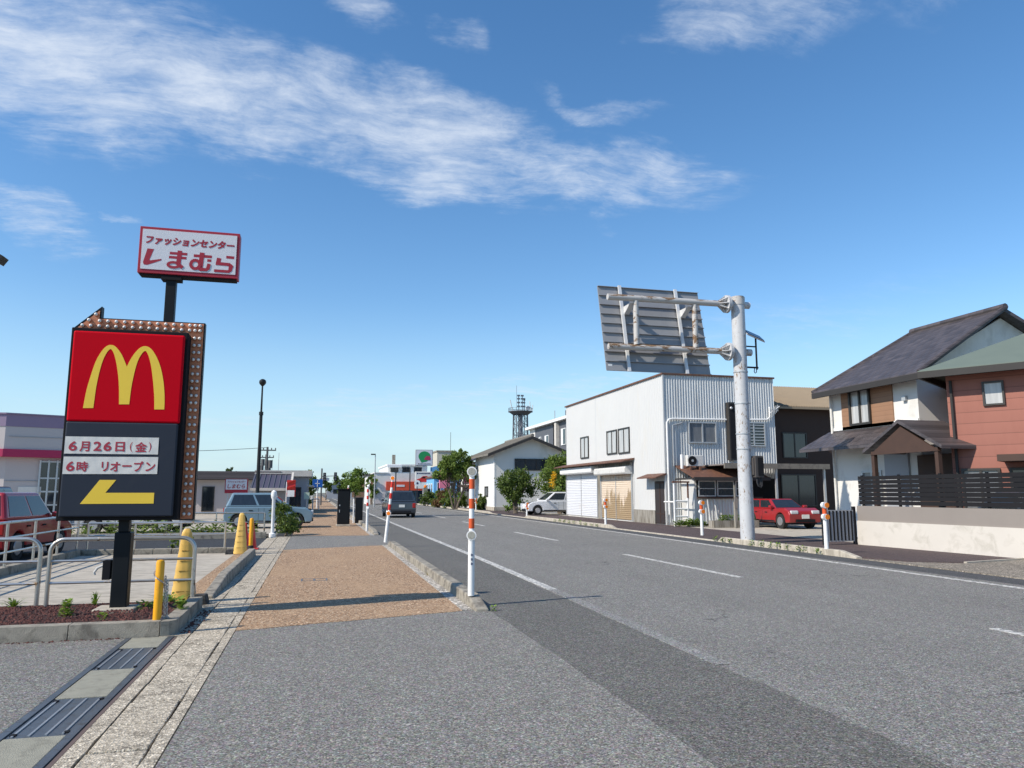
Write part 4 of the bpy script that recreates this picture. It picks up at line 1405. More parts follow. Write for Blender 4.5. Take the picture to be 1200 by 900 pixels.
# ------------------------------------------------------------------ overhead guide sign seen from behind, on its steel mast
gm = thing('sign_mast', 'thick galvanised steel mast with two side arms, rust streaked', 'mast', (12.17, 19.85, 0.05))
MB().cyl((12.17, 19.85, 0.0), (12.17, 19.85, 7.22), .205, .20, n=28, caps=False).build('mast', M_galv, gm, smooth='auto')
MB().cyl((12.17, 19.85, 7.12), (12.17, 19.85, 7.36), .215, n=28).cyl((12.17, 19.85, 7.36), (12.17, 19.85, 7.385), .19, n=28).build('cap', M_arm, gm, smooth='auto')
for zz in (7.14, 5.68):
    a = MB().cyl((7.95, 19.85, zz - .02), (11.72, 19.85, zz), .092, n=18).build('arm', M_arm, gm, smooth='auto')
    f = MB()
    for k in range(8):
        an = k * math.pi / 4
        c, s_ = math.cos(an), math.sin(an)
        f.hexa([(11.52, 19.85 + .085 * c - .012 * s_, zz + .085 * s_ + .012 * c), (11.75, 19.85 + .085 * c - .012 * s_, zz + .085 * s_ + .012 * c), (11.75, 19.85 + .085 * c + .012 * s_, zz + .085 * s_ - .012 * c), (11.52, 19.85 + .085 * c + .012 * s_, zz + .085 * s_ - .012 * c)],
               [(11.52, 19.85 + .1 * c - .012 * s_, zz + .1 * s_ + .012 * c), (11.75, 19.85 + .26 * c - .012 * s_, zz + .26 * s_ + .012 * c), (11.75, 19.85 + .26 * c + .012 * s_, zz + .26 * s_ - .012 * c), (11.52, 19.85 + .1 * c + .012 * s_, zz + .1 * s_ - .012 * c)])
    f.cyl((11.75, 19.85, zz), (11.79, 19.85, zz), .27, n=20).cyl((11.80, 19.85, zz), (11.84, 19.85, zz), .27, n=20)
    f.cyl((11.84, 19.85, zz), (12.55, 19.85, zz), .105, n=16)
    f.build('flange', M_galv, gm, smooth='auto')
for zz in (5.05, 4.1, 3.2, 2.75):
    MB().cyl((12.17, 19.85, zz), (12.17, 19.85, zz + .035), .216, n=28).build('strap', M_alu, gm, smooth='auto')
for xx in (8.83, 10.72):
    MB().cyl((xx, 19.85, 7.05), (xx, 19.85, 5.75), .082, n=16).build('strut', M_arm, gm, smooth='auto')
# junction box and cables on the mast
jb = MB().box(12.34, 12.62, 19.55, 19.80, 1.93, 2.56).box(12.30, 12.34, 19.6, 19.75, 2.0, 2.5).build('junction_box', mat('box_brown', (0.07, 0.062, 0.058), .6), gm, bevel=.012)
MB().box(12.42, 12.60, 19.535, 19.549, 1.98, 2.51).build('door', M_blackm, jb)
mb = MB()
mb.tube([(12.42, 19.62, 1.93), (12.40, 19.6, 1.78), (12.43, 19.58, 1.68), (12.50, 19.58, 1.64), (12.56, 19.6, 1.70), (12.57, 19.62, 1.93)], .022, 8)
mb.tube([(12.47, 19.66, 1.93), (12.45, 19.62, 1.74), (12.5, 19.6, 1.69), (12.53, 19.62, 1.93)], .018, 8)
mb.build('cable', M_wire, gm, smooth='auto')

sl_ = thing('solar_lamp', 'small solar panel on a side bracket of the steel mast', 'solar panel', (12.66, 19.80, 5.2))
MB().obox((12.63, 19.80, 6.20), (.62, .50, .035), (R(32), R(20), 0)).build('frame', M_alu, sl_, bevel=.004)
MB().obox((12.63 + .006, 19.80 - .010, 6.219), (.56, .44, .03), (R(32), R(20), 0)).build('cells', M_solar, sl_)
MB().cyl((12.70, 19.8, 5.16), (12.70, 19.8, 6.15), .028, n=10).build('upright', M_lampb, sl_, smooth='auto')
MB().cyl((12.36, 19.8, 5.86), (12.72, 19.8, 5.86), .022, n=8).cyl((12.36, 19.8, 5.22), (12.74, 19.8, 5.22), .028, n=8).build('bracket', M_lampb, sl_, smooth='auto')
MB().tube([(12.62, 19.8, 5.20), (12.60, 19.8, 5.10), (12.63, 19.8, 5.05), (12.68, 19.8, 5.08), (12.68, 19.8, 5.18)], .013, 6).build('cable', M_wire, sl_)

gp = thing('guide_sign', 'large road guide sign seen from its ribbed grey back', 'road sign', (9.6, 20.2, 5))
ty = lambda z: 20.02 + (z - 4.98) * .235     # leans away from the camera towards the top
zb, zt, xl, xr = 4.98, 7.66, 7.95, 11.27
MB().hexa([(xl, ty(zb), zb), (xr, ty(zb), zb), (xr, ty(zb) + .03, zb), (xl, ty(zb) + .03, zb)], [(xl, ty(zt), zt), (xr, ty(zt), zt), (xr, ty(zt) + .03, zt), (xl, ty(zt) + .03, zt)]).build('panel', M_panel, gp)
n = 9
for i in range(n + 1):
    z = zb + (zt - zb) * i / n
    z0, z1 = max(zb, z - .014), min(zt, z + .014)
    MB().hexa([(xl, ty(z0) - .055, z0), (xr, ty(z0) - .055, z0), (xr, ty(z0) - .002, z0), (xl, ty(z0) - .002, z0)], [(xl, ty(z1) - .055, z1), (xr, ty(z1) - .055, z1), (xr, ty(z1) - .002, z1), (xl, ty(z1) - .002, z1)]).build('stiffener', M_panel, gp)
for xx in (8.62, 10.46):
    MB().hexa([(xx - .045, ty(zb) - .12, zb - .01), (xx + .045, ty(zb) - .12, zb - .01), (xx + .045, ty(zb) - .057, zb - .01), (xx - .045, ty(zb) - .057, zb - .01)],
              [(xx - .045, ty(zt) - .12, zt + .03), (xx + .045, ty(zt) - .12, zt + .03), (xx + .045, ty(zt) - .057, zt + .03), (xx - .045, ty(zt) - .057, zt + .03)]).build('upright', M_rail, gp)
    b_ = MB().prism([(19.87, 6.99), (ty(6.99) - .05, 6.99), (ty(6.6) - .05, 6.75)], 'x', xx + .047, xx + .21)
    b_.prism([(19.87, 5.76), (ty(5.76) - .05, 5.76), (ty(5.6) - .05, 5.6), (19.87, 5.6)], 'x', xx + .047, xx + .1)
    b_.build('bracket', M_rail, gp, fix=True)
MB().box(8.02, 8.14, ty(5.14) - .008, ty(5.14) - .001, 5.12, 5.18).build('sticker', M_white, gp)

# ------------------------------------------------------------------ white corrugated building
wb = thing('corrugated_building', 'white two storey corrugated steel building with two shutters by the road', 'building', (15.5, 32, 0.03))
MB().box(15.53, 21.35, 32.03, 46.3, 0.03, 6.98).build('core', M_wallw, wb)
MB().corr_x(15.515, 35.66, 46.34, 3.05, 7.02, .19, .012).corr_x(15.515, 32.0, 35.66, 0.66, 7.02, .19, .012).corr_x(15.515, 35.45, 35.66, .66, 3.05, .19, .012).build('side_wall', M_wallw, wb)
MB().corr_y(15.51, 21.36, 32.015, 0.12, 7.0, .135, .02).build('front_wall', M_corr, wb)
MB().box(15.47, 15.53, 31.97, 32.03, 0.1, 7.03).build('corner_strip', M_wallw, wb)
MB().box(15.44, 21.42, 31.94, 32.0, 6.98, 7.06).box(15.44, 15.50, 32.001, 46.4, 6.98, 7.06).box(15.501, 21.42, 32.001, 46.4, 7.0, 7.05).build('roof', M_trim, wb)
MB().box(15.502, 15.512, 40.9, 40.94, 3.2, 6.9).build('joint_strip', M_alu, wb)
MB().box(15.46, 15.528, 33.15, 35.6, 0.03, 0.655).build('plinth', M_conbase, wb)
MB().box(15.47, 15.528, 40.18, 40.62, .03, 2.6).build('pier', M_conbase, wb)
# shutters
for (y0, y1, m_, zt_) in ((40.72, 46.2, M_shutw, 2.62), (35.85, 40.05, M_shutt, 2.45)):
    mb = MB()
    z = .10
    while z < zt_:
        mb.prism([(15.500, z), (15.478, z + .025), (15.478, z + .075), (15.500, z + .1), (15.512, z + .1), (15.512, z)], 'y', y0, y1)
        z += .1
    s_ = mb.build('shutter', m_, wb, fix=True)
    for ya, yb_, x0, x1 in (((y0 + y1) / 2 - .025, (y0 + y1) / 2 + .025, 15.455, 15.477), (y0 - .07, y0 - .002, 15.44, 15.515), (y1 + .002, y1 + .07, 15.44, 15.515)):
        MB().box(x0, x1, ya, yb_, .05, zt_ + .05).build('shutter_rail', M_alu, s_)
    bx_ = MB().prism([(15.51, zt_ - .02), (15.10, zt_ - .02), (15.05, zt_ + .06), (15.05, zt_ + .28), (15.12, zt_ + .38), (15.51, zt_ + .42)], 'y', y0 - .12, y1 + .12)
    bx_.build('shutter_box', M_white if m_ is M_shutw else M_whited, s_, fix=True, bevel=.02)
MB().prism([(15.51, 3.16), (14.86, 3.03), (14.86, 3.08), (15.51, 3.24)], 'y', 35.5, 47.0).build('canopy', M_trim, wb, fix=True)
MB().box(15.40, 15.505, 35.7, 40.3, 2.84, 3.02).build('lintel', M_conbase, wb)
MB().box(19.7, 21.3, 31.96, 31.99, .1, 2.15).build('garage_shade_panel', M_blackm, wb)  # flat black panel painted in for the shaded inside of an open garage
# doorway
d_ = MB().box(15.485, 15.513, 32.14, 33.05, 0.06, 2.02).build('door', M_doorb, wb)
MB().box(15.47, 15.484, 32.57, 32.61, 0.1, 2.0).box(15.472, 15.484, 32.14, 33.05, .5, .54).box(15.474, 15.484, 32.14, 33.05, 1.9, 2.0).build('panel', M_wood, d_)
d_ = MB().box(15.485, 15.513, 33.06, 33.14, 0.06, 2.02).build('door_frame', M_dalu, wb)
MB().prism([(15.51, 2.30), (14.95, 2.14), (14.95, 2.19), (15.51, 2.38)], 'y', 31.9, 34.0).build('door_canopy', M_trim, wb, fix=True)
win(wb, 'x', 15.502, 42.1, 43.5, 3.52, 4.82, M_dalu, M_glassp, .07, 1)
win(wb, 'x', 15.502, 37.7, 39.15, 3.56, 4.86, M_dalu, M_glassp, .07, 1)
win(wb, 'x', 15.502, 36.0, 37.5, 3.52, 4.86, M_dalu, M_glassp, .07, 1)
win(wb, 'y', 31.993, 16.72, 18.18, 3.78, 4.78, M_alu, M_glassb, .06, 1, .07)
win(wb, 'y', 31.993, 19.55, 20.78, 3.68, 4.84, M_alu, M_glass, .06, 1, .07, hmull=7)
so_ = MB().box(18.72, 19.12, 31.72, 31.98, 3.0, 5.74).build('sign_box', M_dalu, wb, bevel=.01)
MB().box(18.78, 19.06, 31.70, 31.718, 3.08, 5.66).build('sign_face', M_blackm, so_)
MB().sphere((18.83, 31.66, 5.45), .07, 8, 6).build('spotlight', M_alu, so_, smooth='auto')
mb = MB().tube([(15.62, 31.93, .5), (15.62, 31.93, 4.72), (15.72, 31.93, 4.86), (15.9, 31.93, 4.9), (18.7, 31.93, 4.92)], .045, 8).tube([(19.15, 31.93, 4.93), (20.9, 31.93, 4.98), (21.05, 31.93, 5.1), (21.06, 31.93, 5.6)], .04, 8)
mb.build('conduit', M_white, wb, smooth='auto')
mb = MB()
for q in range(5):
    mb.cyl((21.1 + q * .08, 31.8, 5.1 + q * .07), (21.1 + q * .08, 31.8, 5.5 + q * .05), .02, n=6)
mb.tube([(21.08, 31.9, 5.3), (21.5, 31.75, 5.62)], .03, 6)
mb.build('cable_bracket', M_alu, wb)
MB().tube([(15.9, 31.92, 2.7), (15.9, 31.92, 4.6), (16.4, 31.92, 4.72)], .03, 6).build('pipe', M_alu, wb)

# lean-to shed in front of it
sh = thing('lean_to_shed', 'low lean-to shed with a brown roof and dark window row against the corrugated wall', 'shed', (18.5, 31.0, 0.03))
MB().box(16.26, 16.36, 30.7, 31.95, .03, 2.12).build('side_wall', M_wallw, sh)
MB().corr_y(16.36, 19.6, 30.74, .12, 1.22, .15, .015).build('front_wall', M_corr, sh)
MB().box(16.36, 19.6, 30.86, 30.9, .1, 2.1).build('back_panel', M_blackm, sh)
MB().box(16.37, 19.6, 30.66, 30.84, 2.04, 2.16).build('lintel', M_wood, sh)
MB().prism([(30.15, 2.09), (31.97, 2.68), (31.97, 2.74), (30.15, 2.15)], 'x', 15.98, 19.75).build('roof', M_trim, sh, fix=True)
MB().box(15.96, 19.75, 30.10, 30.148, 2.02, 2.17).box(15.93, 15.978, 30.15, 31.9, 2.06, 2.14).build('fascia', M_eave, sh)
for k in range(3):
    win(sh, 'y', 30.70, 16.44 + k * .92, 17.30 + k * .92, 1.32, 2.02, M_alu, M_glass, .05, 0, .05, hmull=1)
MB().box(16.36, 19.6, 30.58, 30.70, 1.23, 1.30).build('sill', M_wood, sh)
mb = MB()
for xx in (16.85, 17.2):
    mb.cyl((xx, 30.4, .05), (xx - .02, 30.62, 1.2), .03, n=6)
mb.build('prop', M_wallw, sh)
ac = thing('air_conditioner', 'white outdoor air conditioner unit standing on the brown shed roof', 'air conditioner', (16.65, 31.4, 2.5))
q = MB().box(16.27, 17.03, 31.25, 31.52, 2.68, 3.18).build('casing', M_whited, ac, bevel=.02)
MB().cyl((16.50, 31.252, 2.93), (16.50, 31.225, 2.93), .21, n=20).build('fan_grille', M_blackm, q)
MB().cyl((16.50, 31.224, 2.93), (16.50, 31.215, 2.93), .06, n=12).build('fan_hub', M_alu, q)
MB().box(16.36, 16.44, 31.2, 31.56, 2.44, 2.678).build('foot', M_trim, ac)
MB().box(16.84, 16.92, 31.2, 31.56, 2.44, 2.678).build('foot', M_trim, ac)
MB().cyl((16.10, 31.5, 2.54), (16.10, 31.5, 3.22), .07, n=10).build('duct_cover', M_white, ac, smooth='auto')
# white pipe rack at the corner
rk = thing('pipe_rack', 'white painted pipe rack with rungs by the dark doorway', 'rack', (15.55, 30.6, .03))
for xx in (15.22, 15.86):
    MB().cyl((xx, 30.6, .03), (xx, 30.6, 1.25 if xx > 15.6 else 1.9), .045, n=10).build('upright', M_white, rk, smooth='auto')
for zz in (.45, .78, 1.12):
    MB().cyl((15.22, 30.6, zz), (15.86, 30.6, zz), .04, n=10).build('rung', M_white, rk, smooth='auto')
for xx, y1 in ((15.22, 31.6), (15.86, 31.6)):
    MB().cyl((xx, 30.6, 1.08), (xx, y1, 1.08), .035, n=8).build('side_bar', M_white, rk, smooth='auto')
MB().box(15.15, 15.95, 30.55, 30.66, 1.92, 1.99).box(15.86, 15.92, 30.58, 30.64, 1.2, 1.92).build('top_board', M_trim, rk)
# wooden trough with plants
pt = thing('planter_trough', 'weathered timber trough with green plants before the shed', 'planter', (16.9, 29, .03))
MB().box(16.15, 18.3, 28.9, 29.0, .03, .32).box(16.15, 18.3, 29.25, 29.35, .03, .32).box(16.15, 16.22, 29.0, 29.25, .03, .32).box(18.23, 18.3, 29.0, 29.25, .03, .32).build('box', M_conbase, pt)
mb = MB()
for k in range(9):
    leafy(mb, rr(16.35, 18.1), rr(29.05, 29.2), .26, .28, 110, .2, .07)
mb.build('foliage', M_weed, pt)
sp_ = thing('wooden_stake', 'weathered wooden stake standing in front of the shed windows', 'post', (16.95, 28.5, .03))
MB().box(16.90, 17.02, 28.45, 28.56, .03, 1.1).box(16.92, 16.98, 28.47, 28.53, 1.1, 1.8).build('stake', M_conbase, sp_)
MB().box(16.88, 17.03, 28.43, 28.449, .85, 1.3).build('tag_plate', M_blockg, sp_)
mb = MB()
for k in range(24):
    leafy(mb, rr(15.1, 16.5), rr(30.0, 30.4), .03, rr(.15, .35), 46, .2, .10)
tag(mb.build('weed_patch', M_leafC), 'green weeds growing at the foot of the white pipe rack', 'weeds')
mb = MB()
for k in range(6):
    leafy(mb, 14.75 + rr(-.08, .08), 46.9 + rr(-.1, .1), 1.7 + k * .16, .3, 40, .2, .12)
tag(mb.build('yellow_flowers', M_flowerY), 'yellow blossoms hanging beside the far end of the white shutter', 'flowers')
for k, (yy0, nn) in enumerate(((31.5, 9), (16.4, 4), (18.0, 4), (20.4, 3))):
    mb = MB()
    for i in range(nn):
        leafy(mb, 11.92 + rr(-.03, .02), yy0 + i * (.75 if k == 0 else .42) + rr(-.1, .1), 0, rr(.10, .2), 34, .09, .06)
    tag(mb.build('kerb_weeds', M_weed), ('row of small green weeds under the kerb before the white shutter', 'weeds under the kerb right beside the near white road post', 'weeds under the kerb at the right of the steel mast', 'weeds under the kerb at the foot of the steel mast')[k], 'weeds')

# carport and the houses on the right
cp = thing('carport', 'long low flat canopy with grey edge beam along the corrugated wall, right of the shed', 'canopy', (20, 30.5, .03))
MB().box(17.35, 22.6, 29.9, 31.9, 2.70, 2.76).build('roof', mat('carport_roof', (0.20, 0.18, 0.17), .6), cp)
MB().box(17.3, 22.65, 29.82, 29.9, 2.55, 2.78).build('beam', M_tile, cp)
for xx in (19.9, 22.4):
    MB().box(xx, xx + .09, 29.95, 30.04, .03, 2.70).build('post', M_alu, cp)


def quadroof(mb, pts, t=.12):
    """sloped slab through 4 points, thickness straight down"""
    mb.hexa([(p[0], p[1], p[2] - t) for p in pts], pts)


bh = thing('brown_roof_house', 'two storey house with a dark brown tiled roof and tan and white walls', 'house', (20, 20, .03))
MB().box(17.5, 24.5, 18.8, 22.8, .03, 5.15).prism([(18.802, 5.14), (22.798, 5.14), (22.2, 5.2), (18.802, 5.2)], 'x', 18, 24).build('wall', M_houseW, bh, fix=True)
MB().box(17.46, 17.498, 19.8, 22.2, 3.62, 5.05).build('siding', M_houseB, bh)
MB().prism([(17.5, 5.15), (24.5, 5.15), (20.9, 7.0)], 'y', 18.8, 18.95).build('gable', M_houseW, bh, fix=True)
MB().box(17.5, 21, 16.9, 18.79, .03, 2.9).build('side_wing', M_houseG, bh)
mb = MB()
E0, RZ, RX = 5.02, 7.25, 20.7
quadroof(mb, [(17.0, 18.15, E0), (RX, 18.45, RZ), (RX, 22.2, RZ), (17.0, 23.1, E0)])
quadroof(mb, [(RX, 18.45, RZ), (24.9, 18.15, E0), (24.9, 23.1, E0), (RX, 22.2, RZ)])
mb.add([(17.0, 23.1, E0 - .1), (RX, 22.2, RZ - .05), (24.9, 23.1, E0 - .1)], [(0, 1, 2)])
rf = mb.build('roof', M_darkroof, bh)
mb = MB().cyl((RX, 18.4, RZ + .02), (RX, 22.3, RZ + .02), .11, n=8)
for p in ((17.0, 18.15, E0), (17.0, 23.1, E0)):
    mb.cyl(p, (RX, 18.45 if p[1] < 19 else 22.2, RZ), .07, n=8)
mb.build('ridge_tiles', M_darkroof, rf)
MB().box(16.96, 17.05, 18.15, 23.1, E0 - .22, E0 - .04).build('gutter', M_eave, bh)
win(bh, 'x', 17.458, 20.75, 21.75, 3.72, 4.92, M_dalu, M_glassp, .07, 1, .08)
win(bh, 'y', 18.798, 18.6, 19.3, 3.5, 4.9, M_dalu, M_glass, .06, 0, .06)
MB().cyl((17.42, 22.7, .1), (17.42, 22.7, 4.9), .04, n=8).build('downpipe', M_houseW, bh, smooth='auto')
MB().box(17.40, 17.497, 19.2, 19.35, 4.3, 4.45).build('vent_hood', M_alu, bh)
MB().box(17.46, 17.499, 18.81, 22.79, 3.62, 3.72).build('belt_course', M_white, bh)
win(bh, 'x', 17.498, 20.5, 21.4, .9, 2.2, M_alu, M_glassb, .06, 1, .06)
mb = MB()
quadroof(mb, [(16.4, 19.0, 2.98), (17.5, 19.0, 3.60), (17.5, 23.0, 3.60), (16.4, 23.2, 2.98)], .1)
mb.build('porch_roof', M_darkroof, bh)
mb = MB()
quadroof(mb, [(15.9, 19.4, 2.75), (15.9, 17.9, 3.55), (17.5, 17.9, 3.55), (17.5, 19.4, 2.75)], .1)
quadroof(mb, [(15.9, 17.9, 3.55), (15.9, 16.4, 2.75), (17.5, 16.4, 2.75), (17.5, 17.9, 3.55)], .1)
mb.build('porch_gable', M_darkroof, bh)
MB().prism([(16.6, 2.6), (19.2, 2.6), (17.9, 3.35)], 'x', 15.98, 16.04).build('gable_board', M_wood, bh, fix=True)
for yy0 in (16.7, 19.1):
    MB().box(16.0, 16.12, yy0 - .06, yy0 + .06, .03, 2.7).build('porch_post', M_wood, bh)
MB().box(17.40, 17.497, 16.9, 18.9, .05, 2.6).build('entrance', M_wood, bh)
MB().box(17.43, 17.497, 19.3, 20.3, .1, 2.7).build('side_panel', M_houseG, bh)
MB().box(17.52, 20.9, 16.85, 16.89, 2.9, 3.3).build('balcony_edge', M_white, bh)

rh = thing('red_brown_house', 'red-brown sided house with a green-grey hipped roof at the right edge', 'house', (16.7, 16.9, .03), R(0))
OFF[rh] = Vector((0, 0, 0))
rh.rotation_euler = (0, 0, R(-57))       # local x runs along the visible wall, towards the camera
# local frame: x along the wall (right), y into the building
MB().box(0, 7.5, 0.0, 6.0, 0, 4.85).build('wall', M_brickred, rh)
mb = MB()
z0_, z1_ = 4.78, 6.5
o_ = .55
quadroof(mb, [(-o_, -o_, z0_), (7.5 + o_, -o_, z0_), (4.6, 3.0, z1_), (2.9, 3.0, z1_)], .1)
quadroof(mb, [(7.5 + o_, 6 + o_, z0_), (-o_, 6 + o_, z0_), (2.9, 3.0, z1_), (4.6, 3.0, z1_)], .1)
mb.add([(-o_, 6 + o_, z0_), (-o_, -o_, z0_), (2.9, 3, z1_)], [(0, 1, 2)]).add([(7.5 + o_, -o_, z0_), (7.5 + o_, 6 + o_, z0_), (4.6, 3, z1_)], [(0, 1, 2)])
mb.build('roof', M_green, rh)
MB().box(-o_, 7.5 + o_, -o_ - .02, -o_ + .04, z0_ - .2, z0_ - .02).box(-o_ - .02, -o_ + .04, -o_ + .041, 6 + o_, z0_ - .2, z0_ - .02).box(-o_, 7.5 + o_, -o_ + .05, -.002, z0_ - .14, z0_ - .105).build('fascia', M_eave, rh)
mb = MB()
w = win(rh, 'y', 0.0, .85, 1.35, 3.75, 4.4, M_dalu, M_glassp, .05, 0, .06)
MB().cyl((.12, -.06, .1), (.12, -.06, 4.5), .04, n=8).build('downpipe', M_eave, rh, smooth='auto')
MB().box(1.9, 2.05, -.08, -.002, 3.2, 3.35).box(3.9, 4.05, -.08, -.002, 3.0, 3.15).build('vent_hood', M_alu, rh)
win(rh, 'y', 0.0, 2.4, 3.4, 3.5, 4.4, M_dalu, M_glassb, .05, 1, .06)
MB().box(1.2, 4.6, -.9, -.002, 2.25, 2.42).build('canopy', M_wood, rh)
win(rh, 'y', 0.0, 1.3, 2.9, .3, 2.1, M_dalu, M_glass, .06, 1, .06)
win(rh, 'y', 0.0, .2, 1.1, 1.0, 2.1, M_dalu, M_glassb, .06, 1, .06)

bw = thing('boundary_wall', 'white and taupe block wall with a black slatted fence along the right pavement', 'wall', (15.15, 16, .03))
MB().prism([(14.98, 18.7), (15.10, 18.7), (15.52, 13.2), (15.40, 13.2)], 'z', .0, .70).build('lower_wall', M_blockw, bw, fix=True)
MB().prism([(15.0, 18.68), (15.08, 18.68), (15.50, 13.2), (15.42, 13.2)], 'z', .70, 1.12).build('upper_wall', M_blockg, bw, fix=True)
fl = MB()
for k in range(7):
    z = 1.16 + k * .115
    fl.prism([(15.03, 18.6), (15.05, 18.6), (15.47, 13.2), (15.45, 13.2)], 'z', z, z + .102)
f_ = fl.build('slatted_fence', M_blackm, bw, fix=True)
for k in range(5):
    y = 18.5 - k * 1.3
    x = 15.03 + (18.6 - y) / 5.4 * .42
    MB().box(x + .025, x + .075, y - .03, y + .03, 1.12, 1.98).build('fence_post', M_black, f_)
gt_ = thing('entrance_gate', 'dark grey low gate at the left end of the white wall', 'gate', (14.2, 18.9, .03))
MB().box(13.95, 14.95, 18.75, 18.8, .12, 1.0).build('panel', M_houseG, gt_)
for xx in (13.9, 14.92):
    MB().box(xx, xx + .07, 18.73, 18.82, .03, 1.1).build('post', M_blackm, gt_)
mb = MB()
for k in range(8):
    mb.box(13.98 + k * .12, 14.03 + k * .12, 18.735, 18.749, .15, .98)
mb.build('bars', M_blackm, gt_)

th = thing('tan_roof_house', 'dark walled house with a tan corrugated roof behind the white building', 'house', (25, 34, .03))
MB().box(21.9, 30, 33.3, 40, .03, 5.8).build('wall', mat('umber_wall', (0.04, 0.022, 0.016), .8), th)
mb = MB()
quadroof(mb, [(21.5, 32.8, 5.75), (30.4, 32.8, 5.75), (30.4, 37, 7.4), (21.5, 37, 7.4)], .1)
quadroof(mb, [(30.4, 40.6, 5.75), (21.5, 40.6, 5.75), (21.5, 37, 7.4), (30.4, 37, 7.4)], .1)
mb.build('roof', M_tanroof, th)
mb = MB()
for k in range(60):
    x = 21.55 + k * .148
    mb.tube([(x, 32.8, 5.78), (x, 37, 7.43)], .028, 5)
mb.build('roof_ridges', M_tanroof, th)['kind'] = 'stuff'
win(th, 'y', 33.298, 22.6, 24.0, 3.2, 4.5, M_dalu, M_glass, .06, 1)
win(th, 'y', 33.298, 22.4, 24.4, .8, 2.4, M_dalu, M_glass, .06, 1)

